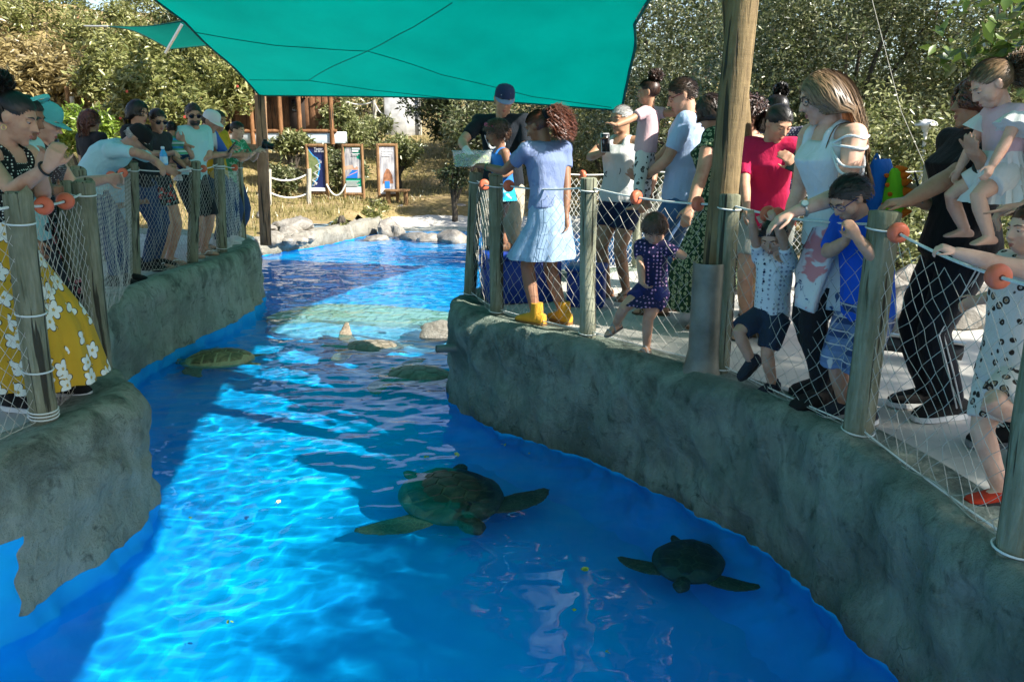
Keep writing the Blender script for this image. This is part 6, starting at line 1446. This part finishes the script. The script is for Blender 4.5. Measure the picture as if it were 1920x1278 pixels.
# hut
m_hut = wood('hut_wood', (.16, .075, .03), (.3, .15, .07)); m_plank = wood('hut_plank', (.1, .05, .025), (.2, .1, .05)); c = aty(530, 246, 23.6); root = empty('timber_hut', c, 'brown timber hut with balcony behind the brown pole', 'hut'); root.scale = (.88, .88, .88)
for k in range(17): g = MB(); boxb(g, (-1.7 + .205 * k, .9 + .01 * (k % 2), .62), (.195, .05, 1.3), None, .008); obj('wall_plank', g, m_plank, root)
for x in (-1.75, -.95, -.05, .55, 1.55): g = MB(); g.tube([(x, 0, -.4), (x, 0, 2.0)], .075, 10); obj('post', g, m_hut, root)
for (z, y) in ((.0, 0), (1.3, 0), (1.75, 0)): g = MB(); g.tube([(-1.85, y, z), (1.7, y, z)], .06, 8); obj('beam', g, m_hut, root)
for k in range(12): g = MB(); g.tube([(.6 + .09 * k, -.02, 1.0), (.6 + .09 * k, -.02, 1.36)], .02, 6); obj('baluster', g, m_hut, root)
g = MB(); boxb(g, (0, .3, -.2), (3.8, .6, .36), None, .02); obj('base_wall', g, M('hut_base', (.36, .5, .6), (.6, .62, .6), 3, .8), root)
g = MB(); g.add([(-2.1, -.5, 2.0), (2.0, -.5, 2.0), (2.0, 1.4, 2.75), (-2.1, 1.4, 2.75), (-2.1, -.5, 2.07), (2.0, -.5, 2.07), (2.0, 1.4, 2.82), (-2.1, 1.4, 2.82)], [(0, 1, 2, 3), (4, 5, 6, 7), (0, 1, 5, 4), (1, 2, 6, 5), (2, 3, 7, 6), (3, 0, 4, 7)]); obj('roof', g, m_plank, root, smooth=False)
g = MB(); boxb(g, (.28, .85, .55), (.5, .06, 1.15), None, .01); o = obj('door', g, M('hut_dark', (.03, .02, .015), rough=.8), root); g = MB(); boxb(g, (.28, .81, .8), (.3, .03, .35), None, .01); obj('pane', g, m_phone, o)
# white screen on the upper terrace
c = aty(757, 268, 30); root = empty('white_screen', c, 'white screen wall with painted dapples of shade on the upper terrace', 'screen'); g = MB(); boxb(g, (0, 0, .75), (1.25, .06, 1.6), rotm(0, 0, 6), .01); obj('sheet', g, M('screen_dapple_shade', (.25, .25, .24), (.55, .55, .53), 4, .8), root)  # dappled shade is mixed into the sheet's white colour
for sx in (-1, 1): g = MB(); g.tube([(sx * .62, -.05, -.3), (sx * .62, -.05, 1.6)], .04, 8); obj('upright', g, m_stake, root)
# garden lamp and guy wire on the right
c = aty(1729, 330, 9.8); c.z = 0; tpz = aty(1737, 231, 9.8); root = empty('garden_lamp', c, 'white mushroom garden lamp among the trees', 'lamp'); m_lw = M('lamp_white', (.6, .6, .58), rough=.5)
g = MB(); g.tube([V((0, 0, -.2)), tpz - c - V((0, 0, .05))], .022, 10); obj('stem', g, m_lw, root); g = MB(); lathe(g, tpz - c, [(.12, -.03), (.125, -.015), (.11, .01), (.07, .03), (.015, .045)], 20); obj('shade', g, m_lw, root); g = MB(); lathe(g, tpz - c, [(.03, -.1), (.05, -.06), (.05, -.025)], 14); obj('bulb_housing', g, m_lw, root)
rope('guy_wire', [aty(1630, -20, 8.2), aty(1690, 210, 7.9), aty(1745, 335, 7.8)], .003, 'thin steel guy wire slanting in front of the right trees', m_net, cat='wire')
# ---------------------------------------------------------------- vegetation
rng = np.random.default_rng(5)
def leafmat(name, a, b_, c, gloss=.42, tr=.35):
    q = NB(name); ge = q.node('NewGeometry'); col = q.ramp(ge.outputs['Random Per Island'], [(.0, a), (.55, b_), (1., c)]); q.color(col); q.set(rough=gloss * .8, spec=.6)
    t = q.node('BsdfTranslucent'); q.link(col, t.inputs[0]); mx = q.node('MixShader'); mx.inputs[0].default_value = tr; q.link(q.b.outputs[0], mx.inputs[1]); q.link(t.outputs[0], mx.inputs[2]); q.link(mx.outputs[0], q.out.inputs[0]); return q.m
def leaves(name, P, size, mat, parent, asp=.42, up=.35, fold=.25, droop=0.):
    n = len(P); d = rng.normal(size=(n, 3)); d[:, 2] = d[:, 2] * .7 - droop; d /= np.linalg.norm(d, axis=1)[:, None]
    nn = rng.normal(size=(n, 3)); nn[:, 2] = np.abs(nn[:, 2]) + up; nn -= d * (nn * d).sum(1)[:, None]; nn /= np.linalg.norm(nn, axis=1)[:, None]; x = np.cross(d, nn)
    L = (size * rng.uniform(.6, 1.35, n))[:, None]
    v = np.empty((n, 4, 3)); v[:, 0] = P; v[:, 1] = P + d * L * .5 + x * L * asp * .5 + nn * L * fold * .4; v[:, 2] = P + d * L; v[:, 3] = P + d * L * .5 - x * L * asp * .5 + nn * L * fold * .4
    me = bpy.data.meshes.new(name); me.vertices.add(n * 4); me.vertices.foreach_set('co', v.ravel()); me.loops.add(n * 6); idx = np.arange(n)[:, None] * 4 + np.array([0, 1, 2, 0, 2, 3])
    me.loops.foreach_set('vertex_index', idx.ravel().astype(np.int32)); me.polygons.add(n * 2); me.polygons.foreach_set('loop_start', np.arange(0, n * 6, 3, dtype=np.int32)); me.polygons.foreach_set('loop_total', np.full(n * 2, 3, dtype=np.int32)); me.update(calc_edges=True); me.validate()
    return link(name, me, mat, parent, False)
def clumps(c, r, m, n, sub=.34, shell=.75):
    c = np.array(c); r = np.array(r); d = rng.normal(size=(m, 3)); d /= np.linalg.norm(d, axis=1)[:, None]; cc = c + d * r * (rng.uniform(.15, 1, m) ** .45)[:, None] * .82
    k = rng.integers(0, m, n); e = rng.normal(size=(n, 3)); e /= np.linalg.norm(e, axis=1)[:, None]; sr = (r.mean() * sub * rng.uniform(.6, 1.4, m))[k]
    return cc[k] + e * (sr * rng.uniform(shell * .4, 1.1, n) ** .6)[:, None], cc
m_bark = wood('bark', (.05, .04, .03), (.12, .10, .075))
def plant(name, base, c, r, n, size, mat, label, cat, group, m=26, sub=.34, asp=.42, stems=6, tr_=.08, droop=0., up=.35):
    base = V(base); root = empty(name, base, label, cat, group); P_, cc = clumps(V(c) - base, r, m, n, sub); leaves('crown' if cat == 'tree' else 'foliage', P_, size, mat, root, asp, up, droop=droop)
    g = MB(); ctr = V(c) - base; fork = ctr * .35 if ctr.length > .2 else V((0, 0, .1))
    g.tube([V((0, 0, -.3)), fork * .5 + V((.03, 0, 0)), fork], [tr_, tr_ * .85, tr_ * .75], 8)
    for k in range(stems): e = V(cc[k % len(cc)]); g.tube([fork * .9, fork.lerp(e, .5) + V((0, 0, .12 * r[2])), e], [tr_ * .55, tr_ * .36, tr_ * .12], 6)
    obj('trunk' if cat == 'tree' else 'stem', g, m_bark, root); return root
lm_r = leafmat('leaf_olive', (.05, .07, .02), (.13, .15, .055), (.38, .38, .22), .36); lm_r2 = leafmat('leaf_olive_light', (.08, .10, .025), (.18, .2, .065), (.42, .42, .22)); lm_d = leafmat('leaf_dark', (.02, .035, .012), (.045, .065, .022), (.1, .12, .05))  # palest leaf_olive tone stands in for bright highlights on the leaves
lm_l = leafmat('leaf_yellow_green', (.09, .11, .025), (.19, .20, .06), (.38, .37, .15)); lm_l2 = leafmat('leaf_fresh', (.09, .15, .015), (.17, .25, .03), (.3, .38, .07)); lm_dry = leafmat('leaf_dry', (.16, .12, .045), (.28, .22, .09), (.4, .33, .16))
GR = 'trees behind the right walkway'
for (px, py, Y, rx, rz, n, mt, lab) in [(1235, 120, 19, 2.0, 2.9, 12000, lm_r, 'olive leaved tree right behind the sail corner'), (1130, 250, 22, 1.8, 1.3, 7000, lm_r2, 'light olive shrub tree between the handler and the polo shirt man'), (1010, 235, 23, 2.2, 1.4, 7000, lm_d, 'dark shrub tree behind the handler with red blossoms'),
    (1330, 60, 20, 2.5, 3.0, 12000, lm_r, 'olive tree behind the masts'), (1450, 130, 13, 1.5, 1.9, 13000, lm_r, 'olive tree behind the crimson tee woman'), (1480, 20, 17, 2.4, 2.2, 9000, lm_d, 'dark tree rising above the masts to the right'), (1600, 90, 12.5, 1.5, 1.8, 13000, lm_r, 'olive tree behind the long haired woman'), (1680, 300, 10.5, 1.1, .95, 11000, lm_r2, 'light olive shrub around the garden lamp'),
    (1560, 300, 11.5, 1.1, 1.0, 8000, lm_r2, 'light olive shrub behind the white strappy top'), (1740, 80, 13.5, 1.6, 2.2, 12000, lm_d, 'dark gappy tree above the garden lamp'), (1870, 60, 11.5, 1.4, 1.9, 12000, lm_r2, 'yellowish olive tree at the upper right corner'), (1880, 260, 10.5, 1.2, 1.3, 9000, lm_r, 'olive shrub behind the woman in black'), (1300, 260, 17, 1.8, 1.6, 9000, lm_r, 'olive shrub behind the light blue polo'), (1420, 310, 14, 1.2, .8, 6000, lm_r2, 'low light shrub behind the mast'),
    (1690, 470, 8.2, .8, .55, 5000, lm_r2, 'low sunlit shrub above the right boulders'), (1820, 480, 8.6, .9, .6, 5000, lm_r2, 'low sunlit shrub right of the boulders')]:
    c = aty(px, py, Y); base = V((c.x, Y, hgt(c.x, Y) if Y > 12.3 else -.1)); plant('tree' if rz > 1 else 'shrub', base, c, (rx, rx, rz), n, .075 if Y < 15 else .095, mt, lab, 'tree' if rz > 1 else 'shrub', GR, m=46, sub=.26)
# far wood closing the view on the right
for (px, py, Y, rx, rz, lab) in [(1250, 60, 24, 3.2, 3.5, 'far dark tree seen past the sail corner'), (1500, 90, 24, 4, 4, 'far dark tree filling the gap behind the long haired woman'), (1780, 110, 22, 3.6, 4, 'far dark tree filling the gap above the garden lamp'), (1980, 150, 18, 3, 3.5, 'far dark tree at the right edge'), (1080, 230, 27, 3.5, 2.4, 'far dark tree behind the handler')]:
    c = aty(px, py, Y); plant('tree', (c.x, Y, hgt(c.x, Y)), c, (rx, rx, rz), 9000, .16, lm_d, lab, 'tree', 'far trees closing the view', m=50, sub=.26)
# overhanging branch of the large leaved tree at the right, and the tree that dapples the walkway
big = empty('overhanging_tree', (10.5, -1.5, -.1), 'large leaved tree whose branch hangs in at the upper right corner', 'tree')
g = MB(); g.tube([(0, 0, -.3), (-.1, .2, 2.5), (-.3, .6, 5.0)], [.28, .22, .16], 10)
for e in ((-2.5, 2, 6.6), (1.5, 1, 7), (-1, 4, 6.8), (-4.5, 4.5, 6), (-6, 7.2, 2.9), (.5, -2, 6.8)): g.tube([(-.3, .6, 4.8), V((-.3, .6, 5)).lerp(V(e), .5) + V((0, 0, .4)), e], [.1, .07, .02], 7)
obj('trunk', g, m_bark, big); lm_big = leafmat('leaf_broad', (.035, .07, .01), (.07, .12, .018), (.14, .2, .04))
P_ = np.concatenate([clumps((-.6, 1.5, 7.1), (2.3, 3.1, .9), 60, 11000, .2)[0], clumps(aty(1895, 60, 5.6) - V((10.5, -1.5, -.1)), (.42, .5, .36), 10, 260, .4)[0]])
leaves('crown', P_, .13, lm_big, big, .5, .5, droop=.3)
# left hillside
GL = 'bushes and trees on the left hillside'
LB = [(60, 60, 33, 2.6, 2.0, 6000, lm_l, .2, 'yellow green tree at the upper left corner'), (100, 150, 27, 1.6, .8, 3600, lm_dry, .26, 'dry leaved shrub above the bare slope'), (30, 110, 30, 2, 1.2, 4000, lm_dry, .24, 'dry shrub behind the black bun'), (180, 70, 32, 2, 1.7, 6000, lm_l, .2, 'yellow green tree behind the brown pole up the hill'), (60, -20, 42, 3, 2.4, 6000, lm_d, .2, 'dark feathery tree against the sky at upper left'),
      (240, 120, 29, 1.7, 1.3, 5500, lm_l, .22, 'sunlit bush below the small far sail'), (330, 130, 24, 1.5, 1.2, 5500, lm_l, .2, 'large leaved bush with red blossoms under the small far sail'), (270, 190, 22, 1.3, .9, 5000, lm_l, .18, 'leafy bush with red blossoms behind the black haired woman'), (400, 150, 22.5, 1.4, 1.0, 5500, lm_l, .18, 'large leaved bush left of the sail corner'), (200, 150, 26, 1.3, .8, 4500, lm_l, .2, 'pale bush right of the bare slope'), (150, 245, 15.5, .8, .4, 3200, lm_l2, .12, 'fresh green hedge left of the bending man'),
      (290, 50, 38, 2.6, 2, 6000, lm_r2, .2, 'green tree behind the small far sail'), (390, 60, 36, 2.6, 2, 6000, lm_d, .2, 'dark tree behind the large sail edge'), (430, 180, 25, 1.0, .8, 3600, lm_l, .18, 'leafy bush above the sunglasses man'), (345, 215, 20, 1.1, .7, 4200, lm_l, .16, 'leafy bush with blossoms right behind the bearded man'),
      (628, 222, 24.5, .7, .6, 3000, lm_r2, .15, 'green bush right of the hut'), (545, 268, 22.4, .7, .28, 2600, lm_r2, .14, 'low green bush below the hut'), (645, 250, 25, 1.1, .5, 3500, lm_r2, .14, 'green bush on the terrace edge above the middle banner'), (690, 240, 27.5, 1.0, .45, 3000, lm_r2, .14, 'green bush below the terrace stakes'), (745, 285, 23, .75, .45, 3200, lm_r2, .13, 'rounded green bush behind the grey photo banner'), (530, 335, 21.2, .55, .4, 2200, lm_r, .13, 'dark green bush left of the map banner'), (640, 315, 22.2, .9, .5, 3400, lm_r, .13, 'shaded green bush behind the first two banners'),
      (600, 170, 36, 3.2, 1.6, 6000, lm_r, .2, 'olive tree behind the hut roof'), (700, 195, 38, 3, 1.4, 6000, lm_d, .2, 'dark tree above the terrace ropes'), (860, 200, 26, 1.9, 1.3, 6000, lm_d, .16, 'dark green tree right of the white screen'), (900, 235, 22, 1.5, .8, 4500, lm_r, .14, 'olive bush behind the handler\'s shoulder'), (690, 405, 18.9, .35, .18, 900, lm_l, .1, 'low yellow green plant beside the kerb'), (640, 425, 17.4, .25, .13, 700, lm_l, .1, 'small tuft plant on the kerb bank'), (700, 392, 20.2, .5, .22, 1200, lm_l, .1, 'leafy ground plant below the middle banner'), (850, 330, 20, .5, .3, 1200, lm_d, .1, 'dark low plant behind the walkway tip')]
for (px, py, Y, rx, rz, n, mt, sz, lab) in LB:
    c = aty(px, py, Y); base = V((c.x, Y, hgt(c.x, Y))); t_ = rz > 1.15
    plant('tree' if t_ else 'bush', base, c, (rx, rx * .8, rz), n, sz, mt, lab, 'tree' if t_ else 'bush', GL, m=34, sub=.28, asp=.36)
m_red = M('blossom_red', (.32, .03, .02), (.42, .08, .05), 20, .5)
for k in range(8):
    px, py, Y = [(330, 150, 22.8), (270, 195, 21.0), (400, 160, 21.5), (345, 215, 19.1), (960, 205, 20.8)][k % 5]; c = aty(px + rnd.uniform(-50, 50), py + rnd.uniform(-30, 35), Y); g = MB()
    for j in range(5): a = 2 * math.pi * j / 5; g.ell((.018 * math.cos(a), -.008, .018 * math.sin(a)), (.018, .008, .018), None, 6, 4)
    tag(obj('blossom', g, m_red), 'small red blossom on the hillside bushes', 'blossom', 'red blossoms on the bushes').location = c
# dry grass on the slope
n = 16000; gx_ = rng.uniform(-13, 3, n * 2); gy_ = rng.uniform(14.6, 29, n * 2); k = (gx_ < -5.3 + (gy_ - 13.5) * .43 - .3) | (gy_ > 22); gx_, gy_ = gx_[k][:n], gy_[k][:n]
P_ = np.array([(x, y, hgt(x, y)) for x, y in zip(gx_, gy_)]); m_gr = leafmat('grass_blade', (.14, .14, .035), (.26, .22, .08), (.38, .31, .14))
d = rng.normal(size=(len(P_), 3)) * .35; d[:, 2] = 1; L = rng.uniform(.06, .2, len(P_))[:, None]; x = rng.normal(size=(len(P_), 3)); x[:, 2] = 0; x = x / np.linalg.norm(x, axis=1)[:, None] * .012
v = np.stack([P_ - x, P_ + x, P_ + d * L], 1).reshape(-1, 3); me = bpy.data.meshes.new('dry_grass'); me.from_pydata(v.tolist(), [], np.arange(len(v)).reshape(-1, 3).tolist()); tag(link('dry_grass', me, m_gr, None, False), 'dry yellow grass on the slope behind the kerb', 'grass', kind='stuff')
# ---------------------------------------------------------------- light through the water
water.cycles.is_caustics_caster = True
ld.cycles.is_caustics_light = True
for o in list(COL.objects):
    top = o
    while top.parent: top = top.parent
    if o.type == 'MESH' and (top.name.split('.')[0] in ('pool_floor', 'deck_left', 'deck_right', 'pool_ledge', 'pool_step', 'pool_kerb', 'sea_turtle')): o.cycles.is_caustics_receiver = True
